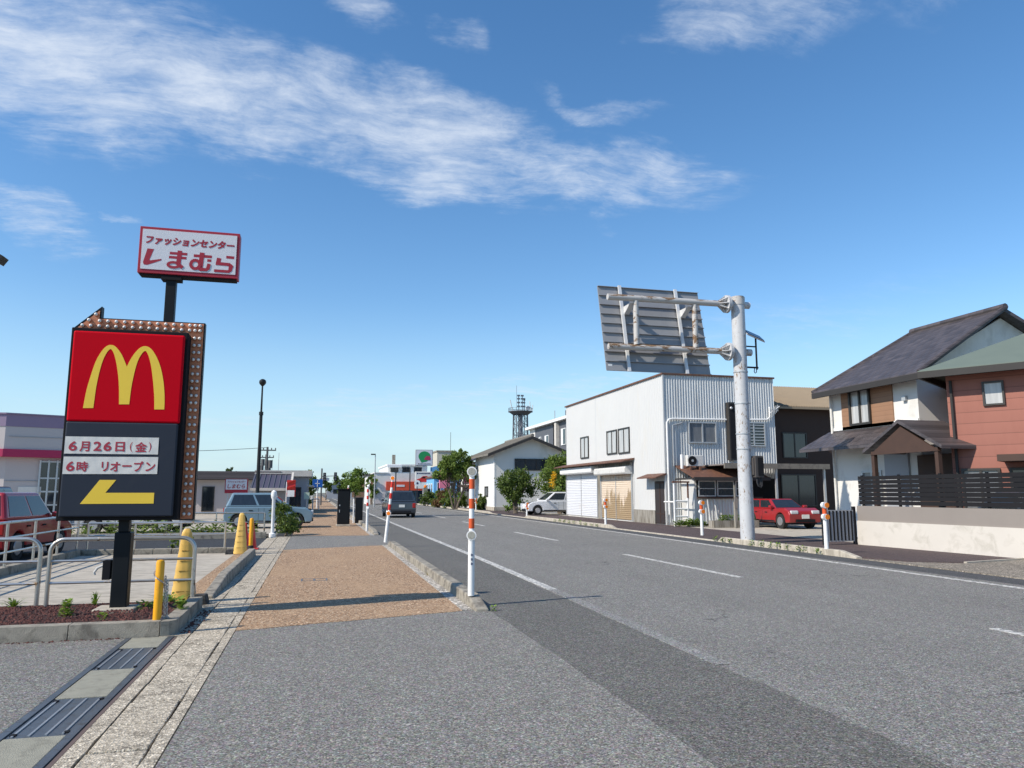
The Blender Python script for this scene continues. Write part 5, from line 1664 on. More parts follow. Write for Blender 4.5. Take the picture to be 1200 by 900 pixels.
# ------------------------------------------------------------------ cars
def car(label, loc, rz, paint, L=3.6, Wd=1.5, H=1.5, belt=.92, rear=(-.5, -.42), front=(.18, .0), hood=.86, group=None, name='parked_car'):
    """x forward. rear/front: cabin foot and roof positions as shares of the length"""
    t = thing(name, label, 'car', loc, rz, group, world=False)
    hl = L / 2
    wr = .30
    fx, rx = hl - .68, -hl + .62

    def arch(cx):
        return [(cx + (wr + .05) * math.cos(a), .30 + (wr + .05) * math.sin(a)) for a in [math.pi * k / 8 for k in range(9)]]
    low = [(-hl + .04, .28), (-hl, .5), (-hl + .02, belt - .06), (-hl + .10, belt), (front[0] * L + .02, belt), (hl - .32, hood - .02), (hl - .06, hood - .14), (hl, .58), (hl - .04, .26)]
    bot = [(fx + wr + .05, .24)] + [p for p in arch(fx)] + [(fx - wr - .05, .24), (rx + wr + .05, .24)] + [p for p in arch(rx)] + [(rx - wr - .05, .24)]
    poly = low + bot
    body = MB().prism(poly, 'y', -Wd / 2, Wd / 2).build('body', paint, t, fix=True, bevel=.05, seg=3)
    MB().box(-hl + .1, hl - .1, -Wd / 2 + .14, Wd / 2 - .14, .2, belt - .1).build('underbody', M_blackm, t)
    xa, xb = rear[0] * L + .06, front[0] * L + .02
    ra, rb = rear[1] * L + .08, front[1] * L
    w0, w1 = Wd / 2 - .03, Wd / 2 - .2
    bt = [(xa, -w0, belt - .01), (xb, -w0, belt - .01), (xb, w0, belt - .01), (xa, w0, belt - .01)]
    tp = [(ra, -w1, H), (rb, -w1, H), (rb, w1, H), (ra, w1, H)]
    MB().hexa(bt, tp).build('cabin', paint, t, bevel=.07, seg=3)

    def pane(nm, p, q, m0, m1, k0, k1, n_):
        """window on the face p(bottom edge) q(top edge), inset by shares"""
        p0, p1, q0, q1 = Vector(p[0]), Vector(p[1]), Vector(q[0]), Vector(q[1])
        f = lambda s, v: (p0.lerp(p1, s)).lerp(q0.lerp(q1, s), v)
        c = [f(m0, k0), f(m1, k0), f(m1, k1), f(m0, k1)]
        nn = (c[1] - c[0]).cross(c[3] - c[0]).normalized()
        MB().hexa([v - nn * .004 for v in c], [v + nn * .007 for v in c]).build(nm, M_carglass, t, fix=True)
    pane('windscreen', (bt[1], bt[2]), (tp[1], tp[2]), .06, .94, .12, .9, 0)
    pane('rear_window', (bt[3], bt[0]), (tp[3], tp[0]), .08, .92, .18, .88, 0)
    for a, b_ in ((0, 1), (2, 3)):
        pane('side_window', (bt[a], bt[b_]), (tp[a], tp[b_]), .07, .50, .14, .86, 0)
        pane('side_window', (bt[a], bt[b_]), (tp[a], tp[b_]), .54, .93, .14, .86, 0)
    for s in (-1, 1):
        ys = s * (Wd / 2 + .0015)
        for xx in (-.02 * L - .12, xb - .34 * L if xb - .34 * L < -.02 * L - .3 else xb - .04):
            MB().box(xx - .006, xx + .006, min(ys, ys - s * .02), max(ys, ys - s * .02), .36, belt - .05).build('door_gap', M_blackm, t)
        for xx in (.02 * L, -.2 * L):
            MB().box(xx - .08, xx + .08, min(ys, ys + s * .02), max(ys, ys + s * .02), belt - .17, belt - .135).build('door_handle', M_blackm, t)
        MB().box(-L / 2 + .95, L / 2 - 1.05, min(ys, ys - s * .03), max(ys, ys - s * .03), .26, .33).build('sill_trim', M_blackm, t)
    for cx in (fx, rx):
        for s in (-1, 1):
            w = MB().cyl((cx, s * (Wd / 2 - .19), .30), (cx, s * (Wd / 2 - .01), .30), .30, n=20).build('wheel', M_tyre, t, smooth='auto')
            MB().cyl((cx, s * (Wd / 2 - .03), .30), (cx, s * (Wd / 2 + .004), .30), .19, .17, n=14).build('rim', M_rim, w, smooth='auto')
    for s in (-1, 1):
        y = s * (Wd / 2 - .25)
        MB().box(hl - .10, hl + .012, y - .17, y + .17, .60, .74).build('headlight', M_head, t, bevel=.03)
        yt = s * (Wd / 2 - .12)
        MB().box(-hl - .012, -hl + .06, yt - .09, yt + .09, .58, .86).build('tail_light', M_tail, t, bevel=.02)
        MB().box(front[0] * L - .22, front[0] * L - .06, min(s * (Wd / 2 - .02), s * (Wd / 2 + .15)), max(s * (Wd / 2 - .02), s * (Wd / 2 + .15)), belt + .02, belt + .14).build('mirror', paint, t, bevel=.03)
    for xx, s in ((hl, 1), (-hl, -1)):
        MB().box(min(xx, xx + s * .016), max(xx, xx + s * .016), -.17, .17, .42 if s > 0 else .62, .58 if s > 0 else .78).build('number_plate', M_plate, t)
        MB().box(min(xx - s * .05, xx + s * .013), max(xx - s * .05, xx + s * .013), -Wd / 2 + .3, Wd / 2 - .3, .27, .39).build('bumper_grille', M_blackm, t)
    return t


P_teal = carpaint('pale_blue_car_paint', (0.17, 0.26, 0.32))
P_red = carpaint('red_car_paint', (0.34, 0.018, 0.022))
P_white = carpaint('white_car_paint', (0.76, 0.76, 0.76))
P_grey = carpaint('dark_grey_car_paint', (0.04, 0.05, 0.065))
P_silver = carpaint('silver_car_paint', (0.45, 0.46, 0.47))
car('pale blue hatchback nosing out of the car park across the pebble pavement', (-1.95, 34.3, 0.0), R(0), P_teal, 3.6, 1.55, 1.48, .9, (-.5, -.44), (.22, .02))
car('red car parked behind the left railing, seen from its rear', (-7.0, 20.3, 0.0), R(84), P_red, 3.4, 1.48, 1.50, .9, (-.5, -.45), (.2, .04))
car('dark grey car driving away in the near lane of the road', (4.9, 47.5, 0.0), R(90), P_grey, 4.0, 1.7, 1.58, .95, (-.5, -.44), (.2, .02), name='car')
car('white car parked in front of the cream house between the hedges', (15.2, 48.6, 0.03), R(184), P_white, 3.9, 1.6, 1.5, .92, (-.5, -.42), (.2, .0))
car('small red car parked facing out beside the shed, right of the steel mast', (19.15, 28.6, 0.03), R(-90), P_red, 3.4, 1.48, 1.2, .8, (-.5, -.44), (.2, .02))
car('dark grey car parked behind the black slatted fence', (17.2, 15.6, 0.03), R(95), P_grey, 3.8, 1.6, 1.5, .9)
car('silver car parked in the car park beyond the long pale railing', (-6.6, 31.5, 0.0), R(170), P_silver, 3.8, 1.6, 1.5, .92)
car('dark car in the car park left of the pylon sign, behind the red car', (-11.2, 30.5, 0.0), R(90), P_grey, 4.0, 1.7, 1.7, 1.0)

# ------------------------------------------------------------------ trees and shrubs
def crown_mesh(blobs, n, ls, r):
    mb = MB()
    tot = sum(b_[3] ** 2 for b_ in blobs)
    for (cx, cy, cz, br) in blobs:
        k = int(n * br ** 2 / tot)
        # sub clumps on the blob
        subs = []
        for i in range(max(5, int(k / 55))):
            d = Vector((r.gauss(0, 1), r.gauss(0, 1), r.gauss(0, 1))).normalized()
            subs.append(Vector((cx, cy, cz)) + d * br * r.uniform(.45, 1.0))
        for i in range(k):
            s_ = r.choice(subs)
            c = s_ + Vector((r.gauss(0, 1), r.gauss(0, 1), r.gauss(0, .8))) * br * .20
            u = Vector((r.gauss(0, 1), r.gauss(0, 1), r.gauss(0, .6))).normalized()
            v = u.orthogonal().normalized()
            v.rotate(Matrix.Rotation(r.uniform(0, 6.28), 3, u))
            w = u.cross(v)
            a = ls * r.uniform(.6, 1.25)
            mb.add([c - v * a * .5, c + w * a * .34, c + v * a * .5, c - w * a * .34], [(0, 1, 2, 3)])
    return mb


def tree(name, label, x, y, z0, trunks, blobs, n, ls, leaf, group=None, seed=1, cat='tree', tr=.1):
    r = random.Random(seed)
    t = thing(name, label, cat, (x, y, z0))
    mb = MB()
    for (dx, dy, hh) in trunks:
        px, py = x, y
        pts, rs = [(x + dx * .15, y + dy * .15, z0)], [tr * 1.25]
        for i in range(1, 6):
            f = i / 5
            pts.append((x + dx * (.15 + f) + r.uniform(-.06, .06), y + dy * f + r.uniform(-.06, .06), z0 + hh * f))
            rs.append(tr * (1.15 - .75 * f))
        mb.tube(pts, rs, 8)
        for b_ in blobs:
            if r.random() < .7:
                st = Vector(pts[r.choice((2, 3, 4))])
                e = Vector(b_[:3])
                m_ = st.lerp(e, .5) + Vector((r.uniform(-.1, .1), r.uniform(-.1, .1), r.uniform(-.05, .15)))
                mb.tube([st, m_, e], [tr * .5, tr * .3, tr * .1], 6)
    mb.build('trunk', M_bark, t, smooth='auto')
    crown_mesh(blobs, n, ls, r).build('crown', leaf, t)
    if group: t['group'] = group
    return t


tree('maple_tree', 'spreading green garden tree with bare forked stems before the cream house', 11.75, 66, .05,
     [(-.75, 0, 2.9), (.35, .3, 3.1), (.95, -.2, 2.8), (-.15, .2, 3.3)],
     [(10.5, 66, 3.35, .7), (11.2, 65.6, 4.0, .85), (12.1, 66, 4.35, .8), (12.8, 66.2, 3.6, .75), (11.4, 66.3, 3.1, .7), (12.2, 65.6, 3.3, .8), (10.2, 66, 2.85, .45), (13.1, 66, 2.9, .5), (12.3, 66, 4.95, .4), (11.6, 65.8, 4.75, .35), (10.7, 65.7, 3.95, .4), (12.9, 65.8, 4.2, .4)],
     9000, .19, M_leafA, seed=4, tr=.085)
tree('broadleaf_tree', 'rounded dark green tree beside the white building corner', 16.4, 50.5, .03, [(.2, 0, 2.0), (-.3, .2, 1.9)],
     [(16.3, 50.4, 3.0, 1.1), (15.6, 50.2, 2.4, .9), (17.1, 50.6, 2.4, 1.0), (16.8, 50.4, 3.6, .7), (16.0, 50.2, 3.5, .6), (17.4, 50.2, 3.2, .7), (16.2, 49.8, 1.9, .9)],
     9500, .155, M_leafA, seed=5)
tree('broadleaf_tree', 'low dark spreading tree below the cream gable window', 13.6, 52, .03, [(.1, 0, 1.6), (-.3, .1, 1.5)],
     [(13.1, 52, 2.4, .75), (13.9, 52, 2.5, .8), (12.8, 52, 1.9, .6), (14.5, 52.1, 2.0, .8), (13.6, 51.8, 1.5, .7)],
     7000, .14, M_leafB, seed=6)
tree('shrub', 'loose olive shrub at the foot of the cream house wall', 14.2, 54.5, .03, [(0, 0, .5)], [(14.1, 54.5, .8, .55), (14.7, 54.4, .6, .5), (13.9, 54.3, .4, .4)], 900, .18, M_leafC, seed=7, cat='shrub', tr=.04)
for k, (x, y, s, m_, lb) in enumerate((
        (9.9 + 2.0, 84, .9, M_leafB, 'dark clipped shrub nearest the blue building'), (12.1, 76, 1.0, M_bronzeleaf, 'bronze leaved shrub between the blue building and the garden tree'),
        (12.3, 72, .9, M_leafA, 'green shrub left of the garden tree'), (12.6, 69, .8, M_leafC, 'pale green shrub at the foot of the garden tree'),
        (13.2, 62.5, .7, M_leafB, 'small dark shrub at the corner of the cream house'), (12.1, 79, .8, M_leafC, 'light green shrub under the pink awning'))):
    tree('shrub', lb, x, y, .05, [(0, 0, .5 * s)], [(x, y, 1.0 * s, .8 * s), (x + .6 * s, y + .2, .8 * s, .7 * s), (x - .5 * s, y, .6 * s, .65 * s), (x + .2, y - .3, 1.5 * s, .5 * s)], 1800, .18, m_, seed=20 + k, cat='shrub', tr=.05, group='shrubs in the garden before the cream house')
tree('street_tree', 'bright green street tree far down the road, left of the white building', 4.9, 104, 0, [(.1, 0, 2.4)],
     [(4.6, 104, 3.2, 1.2), (5.4, 104, 3.5, 1.1), (4.1, 104, 2.5, .9), (5.9, 104, 2.6, .9), (5.2, 104, 4.2, .7), (4.9, 103.6, 2.2, 1.0)], 4500, .25, M_leafC, seed=9, tr=.14)
tree('street_tree', 'dark tree beside the blue road sign', -1.1, 82, 0, [(.1, 0, 2.2)], [(-1.0, 82, 2.9, .9), (-1.5, 82, 2.1, .9), (-.6, 82, 2.0, .8), (-1.2, 81.7, 1.2, .9)], 1800, .32, M_leafB, seed=10, tr=.12)
tree('street_tree', 'small distant round tree under the traffic lights', 1.6, 150, 0, [(0, 0, 2)], [(1.3, 150, 3.4, 1.0), (1.9, 150, 2.6, 1.0)], 700, .5, M_leafB, seed=11, tr=.12)
tree('street_tree', 'distant tree with two round tops to the right of the traffic lights', 5.0, 170, 0, [(0, 0, 2.2)], [(4.4, 170, 4.2, 1.4), (6.2, 170, 3.4, 1.2), (5.2, 170, 2.4, 1.4)], 1000, .55, M_leafB, seed=12, tr=.14)
tree('street_tree', 'ragged tree between the far lamp and the white building', 6.6, 96, 0, [(0, 0, 1.8)], [(6.5, 96, 2.4, .7), (6.9, 96, 1.6, .7), (6.3, 96, 3.2, .45)], 900, .32, M_leafA, seed=13, tr=.1)
tree('conifer', 'dark conifer top rising above the grey roofed building', -14.9, 140, 0, [(0, 0, 4.6)], [(-14.9, 140, 5.4, .5), (-14.9, 140, 4.7, .85), (-14.8, 140, 3.8, 1.2), (-15, 140, 2.6, 1.5)], 1800, .45, M_leafD, seed=14, tr=.15)
tree('shrub', 'dark green bush at the corner of the side street, right of the white bollard', -1.05, 27.9, 0, [(0, 0, .3)], [(-1.05, 27.9, .45, .40), (-1.25, 28.1, .8, .35), (-.85, 27.8, .25, .3), (-1.1, 28, 1.05, .25)], 2600, .085, M_leafB, seed=15, cat='shrub', tr=.03)
tree('shrub', 'leafy bush at the far kerb of the slab behind the sign post', -3.2, 20.6, .1, [(0, 0, .2)], [(-3.2, 20.55, .35, .22), (-3.05, 20.5, .2, .18), (-3.35, 20.55, .2, .18)], 420, .10, M_leafA, seed=16, cat='shrub', tr=.02)
mb = MB()
r_ = random.Random(8)
for k in range(110):
    x = -1.9 - 14 * r_.random()
    leafy(mb, x, r_.uniform(26.9, 28.2), .05, r_.uniform(.2, .6), 24, .28, .13, r_)
for k in range(90):
    tuft(mb, -1.9 - 14 * r_.random(), r_.uniform(26.9, 27.5), .05, .3, 8, .2, .012, r_)
o = mb.build('ground_cover', M_leafA)
o['kind'] = 'stuff'
o['label'] = 'strip of weeds and low plants beneath the long pale railing'

# ------------------------------------------------------------------ cream house
ch = thing('cream_house', 'cream two storey house with a broad low gable and grey tiled roof', 'house', (16.7, 63, .03))
MB().prism([(13.75, .05), (19.65, .05), (19.65, 4.75), (16.7, 5.9), (13.75, 4.75)], 'y', 59.0, 66.8).build('wall', M_cream, ch, fix=True)
MB().box(13.72, 13.748, 58.98, 66.8, .35, 4.72).build('side_cladding', M_creamw, ch)
MB().box(13.68, 19.7, 58.95, 58.998, .05, .35).box(13.66, 13.719, 58.95, 66.8, .05, .35).build('plinth', M_concl, ch)
mb = MB()
quadroof(mb, [(13.05, 58.4, 4.58), (16.7, 58.4, 6.02), (16.7, 67.4, 6.02), (13.05, 67.4, 4.58)], .16)
quadroof(mb, [(16.7, 58.4, 6.02), (20.35, 58.4, 4.58), (20.35, 67.4, 4.58), (16.7, 67.4, 6.02)], .16)
rf = mb.build('roof', M_tile, ch)
mb = MB()
for k in range(26):
    y = 58.5 + k * .345
    mb.tube([(13.05, y, 4.60), (16.7, y, 6.05)], .05, 5)
rt_ = mb.cyl((16.7, 58.35, 6.08), (16.7, 67.4, 6.08), .14, n=8).build('ridge_tiles', M_tile, rf)
quadroof(mb2 := MB(), [(13.0, 58.34, 4.54), (16.7, 58.34, 5.99), (16.7, 58.399, 5.99), (13.0, 58.399, 4.54)], .22)
quadroof(mb2, [(16.7, 58.34, 5.99), (20.4, 58.34, 4.54), (20.4, 58.399, 4.54), (16.7, 58.399, 5.99)], .22)
mb2.build('bargeboard', M_eave, rf)
win(ch, 'y', 58.997, 15.35, 18.1, 3.25, 4.2, M_dalu, M_glass, .08, 2, .08)
win(ch, 'x', 13.719, 61.4, 62.7, 1.15, 2.0, M_dalu, M_glassb, .1, 0, .05)
MB().tube([(13.66, 59.05, .4), (13.66, 59.05, 4.4), (13.2, 59.05, 4.55)], .04, 6).build('downpipe', M_creamw, ch)

# house behind the garden tree and the cafe row
hb = thing('garden_house', 'old house with a brown balcony half hidden behind the garden tree', 'house', (14.5, 72, .03))
MB().box(13.9, 20, 68.2, 75, .03, 4.3).build('wall', M_houseW, hb)
mb = MB()
quadroof(mb, [(13.2, 67.7, 4.3), (16.9, 67.7, 5.5), (16.9, 75.5, 5.5), (13.2, 75.5, 4.3)])
quadroof(mb, [(16.9, 67.7, 5.5), (20.6, 67.7, 4.3), (20.6, 75.5, 4.3), (16.9, 75.5, 5.5)])
mb.build('roof', M_darkroof, hb)
win(hb, 'x', 13.898, 69, 73.5, 2.3, 3.7, M_dalu, M_glass, .08, 3)
win(hb, 'x', 13.898, 69, 73.5, .3, 1.9, M_dalu, M_glassb, .08, 3)
MB().box(13.4, 13.9, 68.6, 74, 2.0, 2.2).build('balcony', M_wood, hb)
bb = thing('blue_shop', 'small sky blue shop with narrow windows by the pink awning box', 'shop', (13, 88, .03))
MB().box(12.55, 17, 84, 92, .03, 3.1).build('wall', M_skyblue, bb)
MB().box(12.4, 17.1, 83.8, 92.2, 3.1, 3.3).build('roof', M_trim, bb)
MB().box(13.2, 17, 85, 91.5, 3.3, 4.5).build('upper_wall', mat('deep_blue_panel', (0.02, 0.12, 0.28), .6), bb)
for k in range(4):
    win(bb, 'y', 83.998, 12.9 + k * .75, 13.35 + k * .75, 1.4, 2.6, M_white, M_glass, .06, 0)
    win(bb, 'x', 12.548, 85 + k * 1.7, 86 + k * 1.7, 1.0, 2.5, M_white, M_glass, .1, 0)
pk = thing('pink_sign_box', 'plain pink projecting sign box beside the blue shop', 'sign', (12.75, 78, 1.9))
MB().box(12.2, 13.25, 77.8, 78.1, 1.92, 3.82).build('box', M_pink, pk, bevel=.02)
MB().cyl((13.25, 77.95, 1.95), (13.25, 77.95, 3.8), .06, n=8).cyl((13.25, 77.95, 2.9), (13.9, 77.95, 2.9), .04, n=6).build('bracket', M_alu, pk)
MB().cyl((13.3, 77.95, .05), (13.3, 77.95, 3.9), .07, n=8).build('post', M_alu, pk)
bt_ = thing('beige_tower', 'plain beige stair tower block rising behind the shops', 'building', (18.5, 112, 0))
MB().box(16.85, 19.6, 110, 116, 0, 7.4).build('wall', mat('beige_render', (0.52, 0.48, 0.39), .85), bt_)
MB().box(16.75, 19.7, 109.9, 116.1, 7.4, 7.62).build('parapet', M_conc, bt_)
MB().cyl((19.0, 111, 7.6), (19.0, 111, 10.4), .03, n=5).build('antenna', M_wire, bt_)

# gas station style double pylon: generic green roundel over a red car panel
fp = thing('shop_pylon', 'far white pylon sign with a green emblem above a red car picture', 'pylon sign', (12.2, 90, 0))
MB().box(12.1, 12.34, 89.95, 90.15, 0, 4.7).build('post', M_alu, fp)
a = MB().box(11.18, 13.25, 89.9, 90.2, 4.66, 6.56).build('upper_board', M_houseG, fp, bevel=.02)
MB().box(11.26, 13.17, 89.885, 89.899, 4.74, 6.48).build('upper_face', M_shwhite, a)
mb = MB().prism(ell(12.25, 5.75, .72, .62, -35, 215, 20) + [(11.9, 5.0), (12.5, 5.15)], 'y', 89.872, 89.884)
mb.build('emblem', M_greenp, a, fix=True)
MB().prism([(12.2, 5.35), (12.3, 5.62), (12.5, 5.82), (12.85, 5.8), (13.0, 5.5), (12.95, 5.3)], 'y', 89.86, 89.871).build('emblem_mark', M_crim, a, fix=True)
mb = MB()
for k in range(9):
    mb.box(11.5 + k * .17, 11.6 + k * .17, 89.872, 89.884, 4.82, 4.92)
mb.build('lettering', M_blackm, a)
b2 = MB().box(11.2, 13.2, 89.92, 90.18, 1.95, 3.95).build('lower_board', M_paper, fp, bevel=.02)
mb = MB().prism([(11.35, 2.78), (11.4, 3.05), (11.75, 3.15), (12.1, 3.42), (12.6, 3.42), (12.9, 3.2), (13.05, 3.05), (13.05, 2.8), (12.85, 2.72), (11.6, 2.72)], 'y', 89.905, 89.918)
mb.build('car_picture', M_redc, b2, fix=True)
mb = MB()
for cx in (11.7, 12.7):
    mb.prism(ell(cx, 2.76, .15, .13), 'y', 89.893, 89.904)
mb.prism([(11.9, 3.17), (12.15, 3.36), (12.55, 3.36), (12.72, 3.17)], 'y', 89.893, 89.904)
mb.build('picture_detail', M_blackm, b2, fix=True)
mb = MB().box(11.38, 11.55, 89.905, 89.918, 3.66, 3.82)
for k in range(8):
    mb.box(11.65 + k * .17, 11.77 + k * .17, 89.905, 89.918, 3.68, 3.80)
mb.build('lettering', M_mark, b2)
gpill = thing('gate_pillar', 'weathered brick gate pillar with a dark post behind it, by the far kerb end', 'pillar', (11.9, 86, 0))
MB().box(11.6, 12.1, 85.6, 86.0, 0, 2.0).build('pillar', M_conbase, gpill)
MB().box(12.12, 12.4, 85.7, 86.0, 0, 1.9).build('post', M_blackm, gpill)
MB().sphere((11.85, 85.8, 2.15), .2, 8, 6).build('lamp', M_orefl, gpill)
rm = thing('round_sign', 'small white round sign on a thin pole at the far kerb', 'road sign', (11.1, 88, 0))
MB().cyl((11.2, 88, 0), (11.2, 88, 2.6), .05, n=6).build('pole', M_wire, rm)
MB().cyl((11.2, 87.9, 2.55), (11.2, 87.94, 2.55), .36, n=18).build('disc', M_white, rm)
MB().cyl((11.2, 87.885, 2.55), (11.2, 87.899, 2.55), .13, n=12).build('mark', M_mark, rm)

# far white building with the orange-red fascia
fw_ = thing('white_block', 'far white flat roofed building with an orange-red shop fascia', 'building', (10, 100, 0))
MB().box(6.95, 13.5, 96, 112, 0, 3.9).build('wall', M_houseW, fw_)
MB().box(8.6, 13.6, 97, 111, 3.9, 4.9).build('upper_wall', M_creamw, fw_)
MB().box(6.85, 8.5, 95.9, 112.1, 3.9, 4.02).box(8.4, 13.6, 96.7, 111.2, 4.9, 5.05).build('roof_edge', M_white, fw_)
MB().box(8.4, 10.3, 96.3, 96.7, 4.62, 5.0).build('roof_canopy', M_white, fw_, bevel=.05)
MB().box(9.2, 9.6, 98, 98.4, 5.05, 6.3).build('chimney', M_conc, fw_)
fs = MB().box(8.3, 13.6, 95.75, 95.998, 1.75, 2.85).build('fascia', M_ored, fw_)
MB().box(9.6, 10.6, 95.72, 95.749, 2.2, 2.45).build('fascia_sign', M_shwhite, fs)
for k in range(3):
    win(fw_, 'y', 96.998, 8.9 + k * 1.5, 9.9 + k * 1.5, 4.05, 4.7, M_dalu, M_glass, .08, 1)
MB().box(9.4, 13.4, 95.98, 95.998, .1, 1.7).build('shop_front', M_glass, fw_)
for xx, hh in ((9.35, 4.1), (11.1, 4.5)):
    MB().cyl((xx, 94.5, 0), (xx, 94.5, hh), .07, n=6).build('flag_pole', M_wire, fw_)
rw = thing('rust_wall', 'narrow white and rust coloured shop front beside the far lamp', 'shop', (6.5, 99, 0))
MB().box(6.1, 6.94, 98, 104, 0, 3.6).build('wall', M_white, rw)
MB().box(6.55, 6.8, 97.95, 97.999, 0, 3.2).build('rust_panel', M_trim, rw)
MB().box(5.9, 7.0, 97.8, 104.1, 3.6, 3.8).build('roof', M_eave, rw)
MB().box(6.9, 8.2, 95.7, 95.98, 0.1, 1.4).build('lattice_panel', M_ptile, rw)
fl_ = thing('road_lamp', 'tall thin road lamp beside the far white building', 'street lamp', (5.7, 78, 0))
MB().cyl((5.6, 78, 0), (5.6, 78, 5.3), .07, .045, n=8).build('pole', M_alu, fl_)
MB().box(5.15, 5.62, 77.9, 78.05, 5.28, 5.4).build('lamp_head', M_lampb, fl_)

# buildings beyond on the left
st = thing('store_building', 'large grey-pink store with a lavender parapet and a crimson band, at the left edge', 'building', (-13, 40, 0))
A = Vector((-13.45, 38.0)); D = Vector((.91, .42)).normalized(); N_ = Vector((-D.y, D.x)); B_ = A + Vector((-1.0, .12)).normalized() * 18


def strip(nm, m, z0, z1, o_=0.0, par=st):
    p = [B_ - N_ * 0 + Vector((0, -o_)), A + Vector((0, -o_)), A + D * 3.6 - N_ * o_, A + D * 3.6 + N_ * 9, B_ + N_ * 9]
    return MB().prism([(q.x, q.y) for q in p], 'z', z0, z1).build(nm, m, par, fix=True)


strip('lower_wall', M_ptile, 0, 3.08)
strip('upper_wall', M_ptile, 3.40, 4.40, .35)
strip('parapet', M_lav, 4.402, 4.94, .37)
strip('band', M_crim, 3.06, 3.398, .42)
strip('coping', M_lav, 4.942, 5.0, .42)
mb = MB()
p0 = A + D * 1.35 - N_ * .02; p1 = A + D * 2.7 - N_ * .02
mb.hexa([(p0.x, p0.y, 0), (p1.x, p1.y, 0), (p1.x, p1.y + .05, 0), (p0.x, p0.y + .05, 0)], [(p0.x, p0.y, 2.9), (p1.x, p1.y, 2.9), (p1.x, p1.y + .05, 2.9), (p0.x, p0.y + .05, 2.9)])
gl = mb.build('glass_entrance', M_glass, st)
mb = MB()
for k in range(5):
    q = p0 + (p1 - p0) * (k / 4)
    mb.box(q.x - .035, q.x + .035, q.y - .09, q.y - .02, 0, 2.95)
for z in (.9, 1.5, 2.1, 2.85):
    mb.hexa([(p0.x, p0.y - .07, z), (p1.x, p1.y - .07, z), (p1.x, p1.y - .02, z), (p0.x, p0.y - .02, z)], [(p0.x, p0.y - .07, z + .07), (p1.x, p1.y - .07, z + .07), (p1.x, p1.y - .02, z + .07), (p0.x, p0.y - .02, z + .07)])
mb.build('frame', M_alu, gl)
q = A + D * .55 - N_ * .03
mb = MB().hexa([(q.x, q.y, 1.0), (q.x + .8, q.y + .37, 1.0), (q.x + .8, q.y + .4, 1.0), (q.x, q.y + .03, 1.0)], [(q.x, q.y, 1.75), (q.x + .8, q.y + .37, 1.75), (q.x + .8, q.y + .4, 1.75), (q.x, q.y + .03, 1.75)])
mb.build('poster', M_paper, st)
mb = MB()
for z in (.95, 2.0, 3.95):
    q = A - N_ * (.36 if z > 3.1 else .03); e = A + D * (3.55 if z > 3.1 else 1.3) - N_ * (.36 if z > 3.1 else .03)
    mb.hexa([(q.x, q.y, z), (e.x, e.y, z), (e.x, e.y + .02, z), (q.x, q.y + .02, z)], [(q.x, q.y, z + .025), (e.x, e.y, z + .025), (e.x, e.y + .02, z + .025), (q.x, q.y + .02, z + .025)])
mb.build('panel_joint', M_houseG, st)

gb = thing('grey_roof_shop', 'low shop with a dark grey roof and a small red framed store sign', 'building', (-5, 60, 0))
MB().box(-9.6, -2.6, 56, 66, 0, 2.35).build('wall', M_ptile, gb)
MB().box(-9.8, -2.5, 55.4, 66.2, 2.35, 2.95).build('roof', M_darkroof, gb, bevel=.05)
win(gb, 'y', 55.998, -9.2, -8.2, .8, 1.8, M_alu, M_glassb, .06, 1)
win(gb, 'y', 55.998, -7.7, -6.9, .2, 1.9, M_dalu, M_glass, .06, 0)
win(gb, 'y', 55.998, -4.2, -3.0, .6, 1.8, M_alu, M_glassb, .06, 1)
ss = thing('small_store_sign', 'small red and white store sign board standing left of the slate roof', 'sign', (-4.6, 46.5, 0))
a = MB().box(-5.18, -3.93, 46.4, 46.6, 1.45, 2.28).build('board', M_shred, ss, bevel=.01)
MB().box(-5.13, -3.98, 46.385, 46.399, 1.66, 2.24).build('face', M_shwhite, a)
text_part('lettering', 'しまむら', (-5.03, 46.383, 1.73), (.95, 0, 0), (0, 0, .24), M_shred, a, bold=.03, shear=.15)
text_part('lettering', 'ファッションセンター', (-5.05, 46.383, 2.05), (.99, 0, 0), (0, 0, .12), M_shred, a, bold=.03)
MB().box(-5.05, -4.97, 46.45, 46.55, 0, 1.45).build('leg', M_alu, ss)
MB().box(-4.15, -4.07, 46.45, 46.55, 0, 1.45).build('leg', M_alu, ss)

bs = thing('slate_roof_shed', 'low building with a dark ribbed roof and cream verge left of the pavement', 'building', (-2.7, 48, 0))
MB().box(-3.8, -1.8, 48.3, 53, 0, 1.72).build('wall', M_houseG, bs)
mb = MB()
quadroof(mb, [(-3.9, 47.6, 1.72), (-1.62, 47.6, 1.72), (-1.62, 50.6, 2.66), (-3.9, 50.6, 2.66)], .08)
quadroof(mb, [(-1.62, 53.6, 1.72), (-3.9, 53.6, 1.72), (-3.9, 50.6, 2.66), (-1.62, 50.6, 2.66)], .08)
rf = mb.build('roof', mat('slate_ribbed_roof', (0.07, 0.06, 0.085), .5), bs)
mb = MB()
for k in range(8):
    x = -3.85 + k * .31
    mb.hexa([(x, 47.62, 1.722), (x + .04, 47.62, 1.722), (x + .04, 50.6, 2.66), (x, 50.6, 2.66)], [(x, 47.62, 1.77), (x + .04, 47.62, 1.77), (x + .04, 50.6, 2.71), (x, 50.6, 2.71)])
mb.build('roof_ribs', M_dkgrey, rf)
